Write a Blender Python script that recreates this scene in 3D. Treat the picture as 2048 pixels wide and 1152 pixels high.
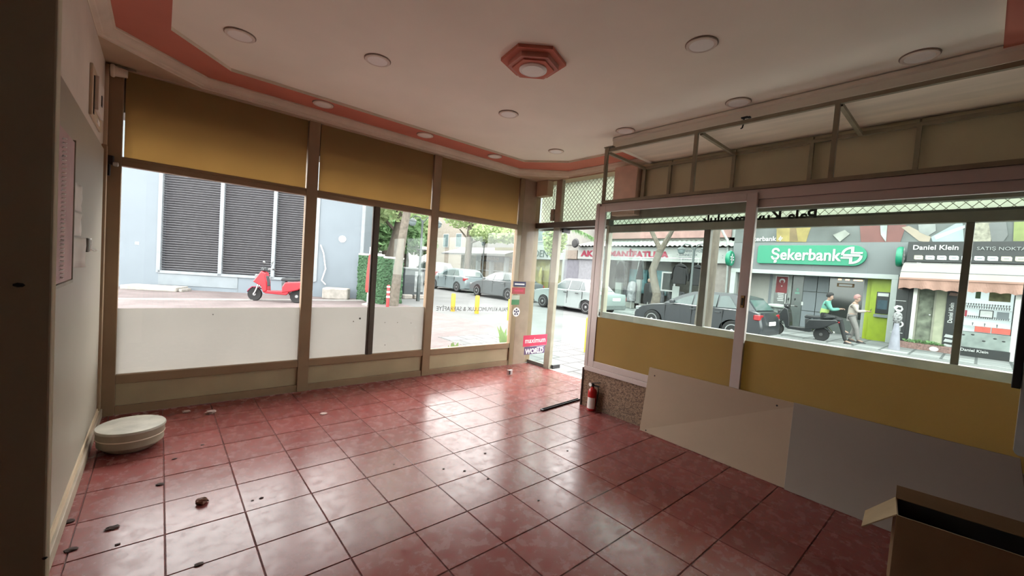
import bpy, bmesh, math, random
from mathutils import Matrix, Vector, noise
for o in list(bpy.data.objects): bpy.data.objects.remove(o)
SC = bpy.context.scene
COL = SC.collection
PI = math.pi
random.seed(7)

# ------------------------------------------------------------------ camera
EYE = Vector((0.0, 0.0, 1.45)); FOC = 815.96
YAW, PITCH, ROLL = 0.714473, -0.042889, 0.0712567
_fw = Vector((math.sin(YAW)*math.cos(PITCH), math.cos(YAW)*math.cos(PITCH), math.sin(PITCH)))
_rt = Vector((math.cos(YAW), -math.sin(YAW), 0)); _up = _rt.cross(_fw)
RT = math.cos(ROLL)*_rt + math.sin(ROLL)*_up; UP = -math.sin(ROLL)*_rt + math.cos(ROLL)*_up; FW = _fw
cd = bpy.data.cameras.new('camera'); cam = bpy.data.objects.new('camera', cd); COL.objects.link(cam)
cd.sensor_width = 36; cd.lens = 36*FOC/2048; cd.clip_start = 0.02; cd.clip_end = 300
cam.matrix_world = Matrix(((RT.x, UP.x, -FW.x, EYE.x), (RT.y, UP.y, -FW.y, EYE.y), (RT.z, UP.z, -FW.z, EYE.z), (0, 0, 0, 1)))
SC.camera = cam

# ------------------------------------------------------------------ overcast sky and exposure
W = bpy.data.worlds.new('overcast_sky'); SC.world = W; W.use_nodes = True
bg = W.node_tree.nodes['Background']; bg.inputs[0].default_value = (1.0, 0.985, 0.96, 1); bg.inputs[1].default_value = 5.0
SC.view_settings.view_transform = 'Standard'; SC.view_settings.look = 'None'
SC.view_settings.gamma = 1.0; SC.view_settings.use_curve_mapping = False
SC.view_settings.exposure = 1.12

def ray(px, py): return RT*((px-1024)/FOC) - UP*((py-576)/FOC) + FW
def atX(px, py, X): d = ray(px, py); return EYE + d*(X/d.x)      # where a sight line meets the plane x = X
def atY(px, py, Y): d = ray(px, py); return EYE + d*(Y/d.y)
def atZ(px, py, Z): d = ray(px, py); return EYE + d*((Z-EYE.z)/d.z)

# ------------------------------------------------------------------ materials
MATS = {}
TONE = 1.0      # plain scale on the paint colours of what is defined next
def nodes(m):
    m.use_nodes = True; nt = m.node_tree; nt.nodes.clear()
    return nt, nt.nodes.new('ShaderNodeOutputMaterial')
def mat(name, col, rough=0.6, metal=0.0, var=0.12, scale=6.0, bump=0.0, bscale=40.0, spec=0.4, emit=0.0, coat=0.0, stretch=None):
    if name in MATS: return MATS[name]
    raw = col; col = tuple(c*TONE for c in col)
    m = bpy.data.materials.new(name); nt, out = nodes(m)
    b = nt.nodes.new('ShaderNodeBsdfPrincipled'); nt.links.new(b.outputs[0], out.inputs[0])
    tc = nt.nodes.new('ShaderNodeTexCoord'); n = nt.nodes.new('ShaderNodeTexNoise'); n.inputs['Scale'].default_value = scale; n.inputs['Detail'].default_value = 4
    src = tc.outputs['Object']
    if stretch:
        mp = nt.nodes.new('ShaderNodeMapping'); mp.inputs['Scale'].default_value = stretch; nt.links.new(src, mp.inputs[0]); src = mp.outputs[0]
    nt.links.new(src, n.inputs['Vector'])
    r = nt.nodes.new('ShaderNodeValToRGB'); nt.links.new(n.outputs['Fac'], r.inputs[0])
    r.color_ramp.elements[0].position = 0.3; r.color_ramp.elements[1].position = 0.7
    r.color_ramp.elements[0].color = tuple(c*(1-var) for c in col)+(1,); r.color_ramp.elements[1].color = tuple(min(1, c*(1+var)) for c in col)+(1,)
    nt.links.new(r.outputs[0], b.inputs['Base Color'])
    b.inputs['Roughness'].default_value = rough; b.inputs['Metallic'].default_value = metal; b.inputs['Specular IOR Level'].default_value = spec
    b.inputs['Coat Weight'].default_value = coat; b.inputs['Coat Roughness'].default_value = 0.08
    if emit: b.inputs['Emission Color'].default_value = tuple(raw)+(1,); b.inputs['Emission Strength'].default_value = emit
    if bump:
        n2 = nt.nodes.new('ShaderNodeTexNoise'); n2.inputs['Scale'].default_value = bscale; n2.inputs['Detail'].default_value = 5; nt.links.new(src, n2.inputs['Vector'])
        bp = nt.nodes.new('ShaderNodeBump'); bp.inputs['Strength'].default_value = bump; bp.inputs['Distance'].default_value = 0.01
        nt.links.new(n2.outputs['Fac'], bp.inputs['Height']); nt.links.new(bp.outputs[0], b.inputs['Normal'])
    MATS[name] = m; return m
def glass(name, tint, refl=1.0):
    if name in MATS: return MATS[name]
    m = bpy.data.materials.new(name); nt, out = nodes(m)
    t = nt.nodes.new('ShaderNodeBsdfTransparent'); t.inputs[0].default_value = tuple(tint)+(1,)
    g = nt.nodes.new('ShaderNodeBsdfGlossy'); g.inputs['Roughness'].default_value = 0.02; g.inputs[0].default_value = (refl, refl, refl, 1)
    f = nt.nodes.new('ShaderNodeFresnel'); f.inputs[0].default_value = 1.45
    ge = nt.nodes.new('ShaderNodeNewGeometry'); iv = nt.nodes.new('ShaderNodeMath'); iv.operation = 'SUBTRACT'; iv.inputs[0].default_value = 1; nt.links.new(ge.outputs['Backfacing'], iv.inputs[1])
    ml = nt.nodes.new('ShaderNodeMath'); ml.operation = 'MULTIPLY'; nt.links.new(f.outputs[0], ml.inputs[0]); nt.links.new(iv.outputs[0], ml.inputs[1])   # one reflection per pane, at its outer face
    mx = nt.nodes.new('ShaderNodeMixShader'); nt.links.new(ml.outputs[0], mx.inputs[0]); nt.links.new(t.outputs[0], mx.inputs[1]); nt.links.new(g.outputs[0], mx.inputs[2])
    nt.links.new(mx.outputs[0], out.inputs[0]); MATS[name] = m; return m
def film(name, dcol, tcol, mixt, clear=0.0, var=0.08, scale=2.0):
    """thin translucent sheet: diffuse + translucent (+ a share of clear see-through)"""
    if name in MATS: return MATS[name]
    m = bpy.data.materials.new(name); nt, out = nodes(m)
    d = nt.nodes.new('ShaderNodeBsdfDiffuse'); t = nt.nodes.new('ShaderNodeBsdfTranslucent')
    tc = nt.nodes.new('ShaderNodeTexCoord'); n = nt.nodes.new('ShaderNodeTexNoise'); n.inputs['Scale'].default_value = scale; n.inputs['Detail'].default_value = 3
    nt.links.new(tc.outputs['Object'], n.inputs['Vector'])
    for nd, c in ((d, dcol), (t, tcol)):
        r = nt.nodes.new('ShaderNodeValToRGB'); nt.links.new(n.outputs['Fac'], r.inputs[0])
        r.color_ramp.elements[0].color = tuple(x*(1-var) for x in c)+(1,); r.color_ramp.elements[1].color = tuple(min(1, x*(1+var)) for x in c)+(1,)
        nt.links.new(r.outputs[0], nd.inputs[0])
    mx = nt.nodes.new('ShaderNodeMixShader'); mx.inputs[0].default_value = mixt
    nt.links.new(d.outputs[0], mx.inputs[1]); nt.links.new(t.outputs[0], mx.inputs[2]); last = mx
    if clear:
        tr = nt.nodes.new('ShaderNodeBsdfTransparent'); m2 = nt.nodes.new('ShaderNodeMixShader'); m2.inputs[0].default_value = clear
        nt.links.new(mx.outputs[0], m2.inputs[1]); nt.links.new(tr.outputs[0], m2.inputs[2]); last = m2
    nt.links.new(last.outputs[0], out.inputs[0]); MATS[name] = m; return m

# ------------------------------------------------------------------ mesh builder
class MB:
    def __init__(s): s.v = []; s.f = []; s.mi = []; s.cur = 0
    def add(s, vs, fs):
        o = len(s.v); s.v += [tuple(p) for p in vs]
        for f in fs: s.f.append(tuple(i+o for i in f)); s.mi.append(s.cur)
        return s
    def box(s, x0, x1, y0, y1, z0, z1):
        if x0 > x1: x0, x1 = x1, x0
        if y0 > y1: y0, y1 = y1, y0
        if z0 > z1: z0, z1 = z1, z0
        return s.add([(x0,y0,z0),(x1,y0,z0),(x1,y1,z0),(x0,y1,z0),(x0,y0,z1),(x1,y0,z1),(x1,y1,z1),(x0,y1,z1)],
                     [(0,3,2,1),(4,5,6,7),(0,1,5,4),(1,2,6,5),(2,3,7,6),(3,0,4,7)])
    def cbox(s, c, d, M=None, b=0.0):
        """box centred at c, size d, optional 3x3 rotation, with chamfered (b) vertical and horizontal edges when b > 0"""
        hx, hy, hz = d[0]/2, d[1]/2, d[2]/2; b = min(b, hx*.9, hy*.9, hz*.9)
        if b <= 0: pts = [(sx*hx, sy*hy, sz*hz) for sz in (-1,1) for sx, sy in ((-1,-1),(1,-1),(1,1),(-1,1))]; fs = [(0,3,2,1),(4,5,6,7),(0,1,5,4),(1,2,6,5),(2,3,7,6),(3,0,4,7)]
        else:
            def ring(ix, iy, z):
                return [(-hx+ix+b,-hy+iy,z),(hx-ix-b,-hy+iy,z),(hx-ix,-hy+iy+b,z),(hx-ix,hy-iy-b,z),(hx-ix-b,hy-iy,z),(-hx+ix+b,hy-iy,z),(-hx+ix,hy-iy-b,z),(-hx+ix,-hy+iy+b,z)]
            pts = []
            for i, z in ((b*.6, -hz), (0, -hz+b*.6), (0, hz-b*.6), (b*.6, hz)): pts += ring(i, i, z)
            fs = [tuple(range(7, -1, -1)), tuple(range(24, 32))]
            for k in range(3):
                for i in range(8): j = (i+1) % 8; fs.append((k*8+i, k*8+j, k*8+8+j, k*8+8+i))
        c = Vector(c)
        return s.add([(c + (M @ Vector(p) if M else Vector(p))) for p in pts], fs)
    def prism(s, poly, plane, a, b, inset=0.0):
        """poly (2-D) extruded along the axis missing from plane ('xy','xz','yz') from a to b"""
        def P(u, v, w): return (u, v, w) if plane == 'xy' else ((u, w, v) if plane == 'xz' else (w, u, v))
        n = len(poly)
        vs = [P(u, v, a) for u, v in poly] + [P(u, v, b) for u, v in poly]
        fs = [tuple(range(n-1, -1, -1)), tuple(range(n, 2*n))] + [(i, (i+1) % n, n+(i+1) % n, n+i) for i in range(n)]
        return s.add(vs, fs)
    def tube(s, path, r, n=8, cap=True):
        P = [Vector(p) for p in path]; rr = r if isinstance(r, (list, tuple)) else [r]*len(P); vs = []; ref = None
        for i, p in enumerate(P):
            t = (P[min(i+1, len(P)-1)]-P[max(i-1, 0)]).normalized()
            if ref is None: ref = Vector((0,0,1)) if abs(t.z) < .9 else Vector((1,0,0))
            u = t.cross(ref)
            if u.length < 1e-4: u = t.cross(Vector((0,1,0)))
            u.normalize(); w = u.cross(t).normalized(); ref = w
            for k in range(n): a = 2*PI*k/n; vs.append(p + (u*math.cos(a)+w*math.sin(a))*rr[i])
        fs = []
        for i in range(len(P)-1):
            for k in range(n): j = (k+1) % n; fs.append((i*n+k, i*n+j, (i+1)*n+j, (i+1)*n+k))
        if cap: fs += [tuple(range(n-1, -1, -1)), tuple((len(P)-1)*n+k for k in range(n))]
        return s.add(vs, fs)
    def bar(s, a, b, w, h, up=(0,0,1)):
        a, b = Vector(a), Vector(b); t = (b-a).normalized(); u = t.cross(Vector(up)).normalized(); v = u.cross(t)
        vs = []
        for p in (a, b):
            for su, sv in ((-1,-1),(1,-1),(1,1),(-1,1)): vs.append(p+u*(su*w/2)+v*(sv*h/2))
        return s.add(vs, [(0,1,2,3),(7,6,5,4),(0,4,5,1),(1,5,6,2),(2,6,7,3),(3,7,4,0)])
    def lathe(s, prof, c=(0,0,0), n=20, axis='z', sx=1.0, sy=1.0):
        """prof: (radius, height) list turned about axis through c"""
        vs = []; fs = []
        for r, h in prof:
            for k in range(n):
                a = 2*PI*k/n; u, v = r*math.cos(a)*sx, r*math.sin(a)*sy
                q = (u, v, h) if axis == 'z' else ((u, h, v) if axis == 'y' else (h, u, v))
                vs.append((c[0]+q[0], c[1]+q[1], c[2]+q[2]))
        for i in range(len(prof)-1):
            for k in range(n): j = (k+1) % n; fs.append((i*n+k, i*n+j, (i+1)*n+j, (i+1)*n+k))
        if prof[0][0] > 1e-5: fs.append(tuple(range(n-1, -1, -1)))
        if prof[-1][0] > 1e-5: fs.append(tuple((len(prof)-1)*n+k for k in range(n)))
        return s.add(vs, fs)
    def ball(s, c, r, n=12, m=8):
        if not isinstance(r, (tuple, list)): r = (r, r, r)
        vs = []; fs = []
        for i in range(m+1):
            t = PI*i/m
            for k in range(n): a = 2*PI*k/n; vs.append((c[0]+r[0]*math.sin(t)*math.cos(a), c[1]+r[1]*math.sin(t)*math.sin(a), c[2]+r[2]*math.cos(t)))
        for i in range(m):
            for k in range(n): j = (k+1) % n; fs.append((i*n+k, (i+1)*n+k, (i+1)*n+j, i*n+j))
        return s.add(vs, fs)
    def quad(s, a, b, c, d): return s.add([a, b, c, d], [(0,1,2,3)])
    def build(s, name, m, parent=None, smooth=False, bevel=0.0, world=True, fix=True, mods=None):
        me = bpy.data.meshes.new(name); org = Vector((0,0,0))
        if parent is not None and world: org = wloc(parent)
        me.from_pydata([tuple(Vector(p)-org) for p in s.v], [], s.f)
        for x in (m if isinstance(m, (list, tuple)) else [m]): me.materials.append(x)
        if isinstance(m, (list, tuple)): me.polygons.foreach_set('material_index', s.mi)
        if fix:
            b = bmesh.new(); b.from_mesh(me); bmesh.ops.remove_doubles(b, verts=b.verts, dist=1e-6); bmesh.ops.recalc_face_normals(b, faces=b.faces)
            b.to_mesh(me); b.free()
        if smooth:
            me.polygons.foreach_set('use_smooth', [True]*len(me.polygons))
            try: me.set_sharp_from_angle(angle=math.radians(38))
            except Exception: pass
        o = bpy.data.objects.new(name, me); COL.objects.link(o)
        if parent is not None: o.parent = parent
        if bevel:
            bv = o.modifiers.new('bevel', 'BEVEL'); bv.width = bevel; bv.segments = 2; bv.limit_method = 'ANGLE'; bv.angle_limit = math.radians(40)
        return o
def wloc(o):
    v = Vector((0,0,0))
    while o is not None: v = v+o.location; o = o.parent
    return v
def tag(o, label=None, cat=None, group=None, kind=None):
    if label: o['label'] = label
    if cat: o['category'] = cat
    if group: o['group'] = group
    if kind: o['kind'] = kind
    return o
def thing(name, label, cat, loc=(0,0,0), rz=0.0, group=None, kind=None):
    o = bpy.data.objects.new(name, None); COL.objects.link(o); o.location = loc; o.rotation_euler = (0,0,rz); o.empty_display_size = .1
    return tag(o, label, cat, group, kind)
def copy_tree(o, parent=None):
    c = o.copy(); COL.objects.link(c)
    if parent is not None: c.parent = parent
    for ch in [x for x in KIDS[o.name]]: copy_tree2(ch, c)
    return c
KIDS = {}
def snap(o): KIDS[o.name] = [c for c in bpy.data.objects if c.parent == o]; [snap(c) for c in KIDS[o.name]]
def copy_tree2(o, parent):
    c = o.copy(); COL.objects.link(c); c.parent = parent
    for ch in KIDS.get(o.name, []): copy_tree2(ch, c)
def text(name, s, size, m, parent, M, align='CENTER', bold=0.0, ext=0.002, sx=1.0):
    """flat lettering mesh; M places the text plane (x = reading direction, y = up, z = towards the reader)"""
    cu = bpy.data.curves.new('t', 'FONT'); cu.body = s; cu.size = size; cu.align_x = align; cu.align_y = 'CENTER'; cu.extrude = ext; cu.offset = bold; cu.resolution_u = 3
    o = bpy.data.objects.new('t', cu); COL.objects.link(o); dg = bpy.context.evaluated_depsgraph_get()
    me = bpy.data.meshes.new_from_object(o.evaluated_get(dg)); bpy.data.objects.remove(o); bpy.data.curves.remove(cu)
    me.name = name; me.materials.clear(); me.materials.append(m)
    org = wloc(parent) if parent is not None else Vector((0,0,0))
    me.transform(Matrix.Translation(-org) @ M @ Matrix.Diagonal((sx,1,1,1)))
    t = bpy.data.objects.new(name, me); COL.objects.link(t); t.parent = parent
    return t
def frame(o, xd, yd):
    """4x4 with origin o, x axis xd and y axis yd"""
    xd = Vector(xd).normalized(); yd = Vector(yd).normalized(); zd = xd.cross(yd); o = Vector(o)
    return Matrix(((xd.x, yd.x, zd.x, o.x), (xd.y, yd.y, zd.y, o.y), (xd.z, yd.z, zd.z, o.z), (0,0,0,1)))

# ------------------------------------------------------------------ shared materials
M_TAN = mat('tan_frame_paint', (0.30,0.20,0.118), .5, var=.1, scale=3)
M_CEIL = mat('ceiling_white_paint', (0.92,0.86,0.755), .85, var=.04, scale=1.5)
M_CORN = mat('cornice_paint', (0.74,0.64,0.52), .8, var=.08, scale=4)
M_SOFF = mat('soffit_beige_paint', (0.55,0.43,0.30), .85, var=.08, scale=3)
M_RED = mat('ceiling_red_paint', (0.60,0.20,0.14), .8, var=.06, scale=2)
M_WALL = mat('cream_wall_paint', (0.66,0.58,0.50), .8, var=.1, scale=2.2, bump=.05)
M_PIER = mat('pier_brown_paint', (0.62,0.56,0.43), .85, var=.08, scale=3, bump=.05)
M_ALU = mat('pink_grey_aluminium', (0.60,0.51,0.48), .42, .25, var=.05, scale=3)
M_STEEL = mat('olive_steel_paint', (0.27,0.23,0.16), .5, .1, var=.15, scale=8)
M_DARK = mat('dark_facade_steel', (0.15,0.135,0.115), .45, .2, var=.1)
M_BLACK = mat('black_plastic', (0.02,0.02,0.022), .45, var=.1)
M_WHITE = mat('white_plastic', (0.85,0.83,0.80), .45, var=.03)
M_CHROME = mat('brushed_metal', (0.62,0.62,0.62), .3, .9, var=.05)
M_GLASS = glass('shop_window_glass', (0.975,0.985,0.982))
M_GLASS3 = glass('low_sheen_glass', (0.95,0.985,0.975), .30)
M_GLASS4 = glass('anti_glare_glass', (0.95,0.985,0.975), .06)
M_GLASS2 = glass('green_glass', (0.945,0.98,0.968), .40)
M_FROST = film('frosted_film', (0.47,0.45,0.42), (0.52,0.50,0.47), .62, .06)
M_BLIND = film('tan_blind_cloth', (0.46,0.33,0.16), (0.60,0.45,0.24), .5)
M_TANFILM = film('mustard_film', (0.44,0.295,0.125), (0.48,0.35,0.165), .36)
# ================================================================== THE ROOM
def struct(name, label, cat, loc=(0,0,0)): return thing(name, label, cat, loc, kind='structure')
def sbox(name, label, cat, m, *b, parent=None, bevel=0):
    o = MB().box(*b).build(name, m, parent, bevel=bevel)
    if parent is None: tag(o, label, cat, kind='structure')
    return o
# ---- floor of red tiles
def tile_mat():
    m = bpy.data.materials.new('worn_red_tile'); nt, out = nodes(m); N = nt.nodes.new; L = nt.links.new
    b = N('ShaderNodeBsdfPrincipled'); L(b.outputs[0], out.inputs[0])
    g = N('ShaderNodeNewGeometry'); oi = N('ShaderNodeObjectInfo')
    n1 = N('ShaderNodeTexNoise'); n1.inputs['Scale'].default_value = 3; n1.inputs['Detail'].default_value = 8; n1.inputs['Roughness'].default_value = .65; L(g.outputs['Position'], n1.inputs['Vector'])
    n2 = N('ShaderNodeTexNoise'); n2.inputs['Scale'].default_value = 13; n2.inputs['Detail'].default_value = 12; n2.inputs['Roughness'].default_value = .62; n2.inputs['Distortion'].default_value = .25; L(g.outputs['Position'], n2.inputs['Vector'])
    r1 = N('ShaderNodeValToRGB'); L(n1.outputs['Fac'], r1.inputs[0]); e = r1.color_ramp.elements
    e[0].position = .3; e[0].color = (.215,.049,.044,1); e[1].position = .75; e[1].color = (.245,.064,.057,1)
    r2 = N('ShaderNodeValToRGB'); L(n2.outputs['Fac'], r2.inputs[0]); e = r2.color_ramp.elements
    e[0].position = .38; e[0].color = (0,0,0,1); e[1].position = .85; e[1].color = (.24,.24,.24,1)
    mx = N('ShaderNodeMixRGB'); L(r2.outputs[0], mx.inputs[0]); L(r1.outputs[0], mx.inputs[1]); mx.inputs[2].default_value = (.34,.215,.20,1)
    hv = N('ShaderNodeHueSaturation'); L(mx.outputs[0], hv.inputs['Color']); mp = N('ShaderNodeMapRange'); L(oi.outputs['Random'], mp.inputs[0]); mp.inputs[3].default_value = .9; mp.inputs[4].default_value = 1.1; L(mp.outputs[0], hv.inputs['Value'])
    L(hv.outputs[0], b.inputs['Base Color'])
    r3 = N('ShaderNodeMapRange'); L(n2.outputs['Fac'], r3.inputs[0]); r3.inputs[1].default_value = .3; r3.inputs[2].default_value = .75; r3.inputs[3].default_value = .17; r3.inputs[4].default_value = .36; L(r3.outputs[0], b.inputs['Roughness'])
    bp = N('ShaderNodeBump'); bp.inputs['Strength'].default_value = .12; bp.inputs['Distance'].default_value = .004; L(n1.outputs['Fac'], bp.inputs['Height']); L(bp.outputs[0], b.inputs['Normal'])
    b.inputs['Specular IOR Level'].default_value = .33
    return m
M_TILE = tile_mat()
M_GROUT = mat('dark_grout', (0.12,0.05,0.045), .8)
floor = MB().box(-1.5,3.70,-2.7,4.69,-.12,-.004).box(3.70,4.535,2.80,4.69,-.12,-.004).build('floor', M_GROUT)
tag(floor, 'shop floor of worn glossy red square tiles', 'floor', kind='structure')
TP, TX, TY = 0.342513, 1.08348, 2.24795
tcache = {}
for i in range(-8, 12):
    for j in range(-10, 8):
        x0, x1, y0, y1 = TX+i*TP, TX+(i+1)*TP, TY+j*TP, TY+(j+1)*TP
        xl, xr = (-.36 if y0 > 1.2 else -1.49), (3.637 if y1 < 2.87 else 4.53)
        if i < -5 and y0 > -.3: continue
        if i < -6: continue
        x0, x1, y0, y1 = max(x0, xl), min(x1, xr), max(y0, -1.3), min(y1, 4.68)
        if x1-x0 < .03 or y1-y0 < .03: continue
        w, d = round(x1-x0-.0035, 3), round(y1-y0-.0035, 3); key = (w, d)
        if key not in tcache:
            a, b, c = w/2, d/2, .003
            mb = MB().add([(-a,-b,-.006),(a,-b,-.006),(a,b,-.006),(-a,b,-.006),(-a,-b,-c),(a,-b,-c),(a,b,-c),(-a,b,-c),(-a+c,-b+c,0),(a-c,-b+c,0),(a-c,b-c,0),(-a+c,b-c,0)],
                [(0,1,5,4),(1,2,6,5),(2,3,7,6),(3,0,4,7),(4,5,9,8),(5,6,10,9),(6,7,11,10),(7,4,8,11),(8,9,10,11)])
            t = mb.build('tile', M_TILE, floor, fix=False); tcache[key] = t.data
        else:
            t = bpy.data.objects.new('tile', tcache[key]); COL.objects.link(t); t.parent = floor
        t.location = ((x0+x1)/2, (y0+y1)/2, random.uniform(-.0006, .0006))
# ---- ceiling: slab, recessed white field, red band, cornice, soffit
ceil = MB().box(-1.65,4.75,-2.85,4.9,3.0,3.2).build('ceiling', M_CEIL); tag(ceil, 'white and red stepped ceiling with a chamfered tray', 'ceiling', kind='structure')
IN = [(3.68,.04),(.02,.04),(.02,3.80),(.41,4.23),(3.73,4.23),(4.10,3.75),(4.10,2.75)]
OUT = [(3.68,-.25),(-.27,-.25),(-.27,4.06),(.28,4.55),(3.92,4.55),(4.42,4.05),(4.42,2.75)]
ZF, ZR = 2.962, 2.938
MB().prism(IN+[(3.68,2.75)], 'xy', ZF, 3.0).build('ceiling_field', M_CEIL, ceil)
mb = MB()
for k in range(6):
    a, b, c, d = IN[k], IN[k+1], OUT[k+1], OUT[k]
    mb.add([p+(ZR,) for p in (a,b,c,d)], [(0,1,2,3)])
mb.build('painted_band', M_RED, ceil)
mb = MB()
for k in range(6): a, b = IN[k], IN[k+1]; mb.add([a+(ZR-.002,), b+(ZR-.002,), b+(ZF+.002,), a+(ZF+.002,)], [(0,1,2,3)])
mb.build('tray_edge', M_CORN, ceil)
def offs(poly, d):
    res = []
    for i, p in enumerate(poly):
        p = Vector(p); ns = []
        for q, r in ((i-1, i), (i, i+1)):
            if 0 <= q and r < len(poly): t = (Vector(poly[r])-Vector(poly[q])).normalized(); ns.append(Vector((-t.y, t.x)))
        n = sum(ns, Vector((0,0)))
        if len(ns) == 2: n = n.normalized(); n = n/max(.3, n.dot(ns[0]))
        res.append(tuple(p - n*d) if False else tuple(p + n*d))
    return res
prof = [(0,ZR),(0,ZR-.012),(.014,ZR-.016),(.022,ZR-.035),(.04,ZR-.05),(.06,ZR-.056),(.064,ZR-.068),(.085,ZR-.074),(.088,ZR-.084)]
loops = []
for d, z in prof:
    o1 = offs(OUT, -d); t = offs(OUT, d)
    use = o1 if o1[2][0] < OUT[2][0] else t
    loops.append([p+(z,) for p in use])
mb = MB()
for a, b in zip(loops[:-1], loops[1:]):
    for k in range(6): mb.add([a[k], a[k+1], b[k+1], b[k]], [(0,1,2,3)])
mb.build('cornice', M_CORN, ceil, smooth=True)
lo = loops[-1]; ZS = lo[0][2]
S = [(3.68,-2.8),(-1.6,-2.8),(-1.6,4.8),(.28,4.8),(3.92,4.8),(4.65,4.8),(4.65,2.75)]
mb = MB()
for k in range(6): mb.add([lo[k], lo[k+1], S[k+1]+(ZS,), S[k]+(ZS,)], [(0,1,2,3)])
mb.build('soffit', M_SOFF, ceil)
bulk = MB().box(3.685,3.76,-2.7,2.75,ZS,3.0).box(3.76,4.62,2.70,2.75,ZS,3.0)
bulk.add([(3.685,-2.7,2.962),(3.685,2.75,2.962),(3.672,2.75,2.95),(3.672,-2.7,2.95),(3.672,2.75,2.925),(3.672,-2.7,2.925),(3.685,2.75,2.912),(3.685,-2.7,2.912)], [(0,1,2,3),(3,2,4,5),(5,4,6,7)])
bulk.build('bulkhead', M_CEIL, ceil)
M_VSOF = mat('display_soffit_paint', (0.76,0.64,0.54), .85, var=.14, scale=2.0, stretch=(4,.4,1))
MB().box(3.76,4.62,-2.7,2.70,ZS+.004,3.0).build('display_soffit', M_VSOF, ceil)
# ---- walls
wl = sbox('wall_left', 'cream painted left wall beside the window', 'wall', M_WALL, -.56,-.36,1.345,4.80,-.1,3.0)
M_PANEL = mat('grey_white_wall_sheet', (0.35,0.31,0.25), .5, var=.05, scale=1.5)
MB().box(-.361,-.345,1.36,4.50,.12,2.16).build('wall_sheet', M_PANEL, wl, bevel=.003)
MB().box(-.361,-.330,4.52,4.60,.10,2.20).build('edge_strip', M_TAN, wl, bevel=.004)
MB().box(-.361,-.338,4.615,4.655,.08,2.84).build('edge_strip', M_SOFF, wl, bevel=.004)
bb = sbox('baseboard_left', 'narrow beige skirting along the left wall', 'baseboard', mat('dull_skirting', (0.36,0.29,0.22), .6), -.36,-.325,1.36,4.66,0,.075, bevel=.004)
MB().box(-.36,-.338,1.62,4.66,.076,.12).build('cap_rail', M_SOFF, bb)
pier = sbox('wall_pier', 'dark brown wall pier close to the camera on the left', 'wall', M_PIER, -1.5,-.172,1.3,1.345,-.1,3.0, bevel=.004)
for px, py, s in ((38,570,.009),(90,1115,.005)):
    p = atY(px, py, 1.3); MB().lathe([(s,-.002),(s*.6,-.006),(0,-.007)], (p.x,p.y,p.z), 7, 'y', 1.0, .55).build('paint_chip', M_BLACK, pier)
M_SHELL = mat('shell_wall_paint', (0.36,0.30,0.24), .85, var=.08)
sbox('wall_near_left', 'plain wall on the near left behind the pier', 'wall', M_SHELL, -1.65,-1.5,-2.85,1.345,-.1,3.0)
sbox('wall_back', 'plain back wall behind the camera', 'wall', M_SHELL, -1.65,3.85,-2.85,-2.7,-.1,3.0)
sbox('wall_near_right', 'plain wall stretch to the right of the display window', 'wall', M_SHELL, 3.637,4.60,-2.7,-.92,-.1,3.0)
sbox('wall_window_lintel', 'lintel above the left shop windows', 'wall', M_SOFF, -.56,4.75,4.66,4.9,2.845,3.2)
sbox('wall_door_lintel', 'lintel above the door and display window', 'wall', M_SOFF, 4.50,4.75,-2.7,4.66,2.845,3.2)

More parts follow.
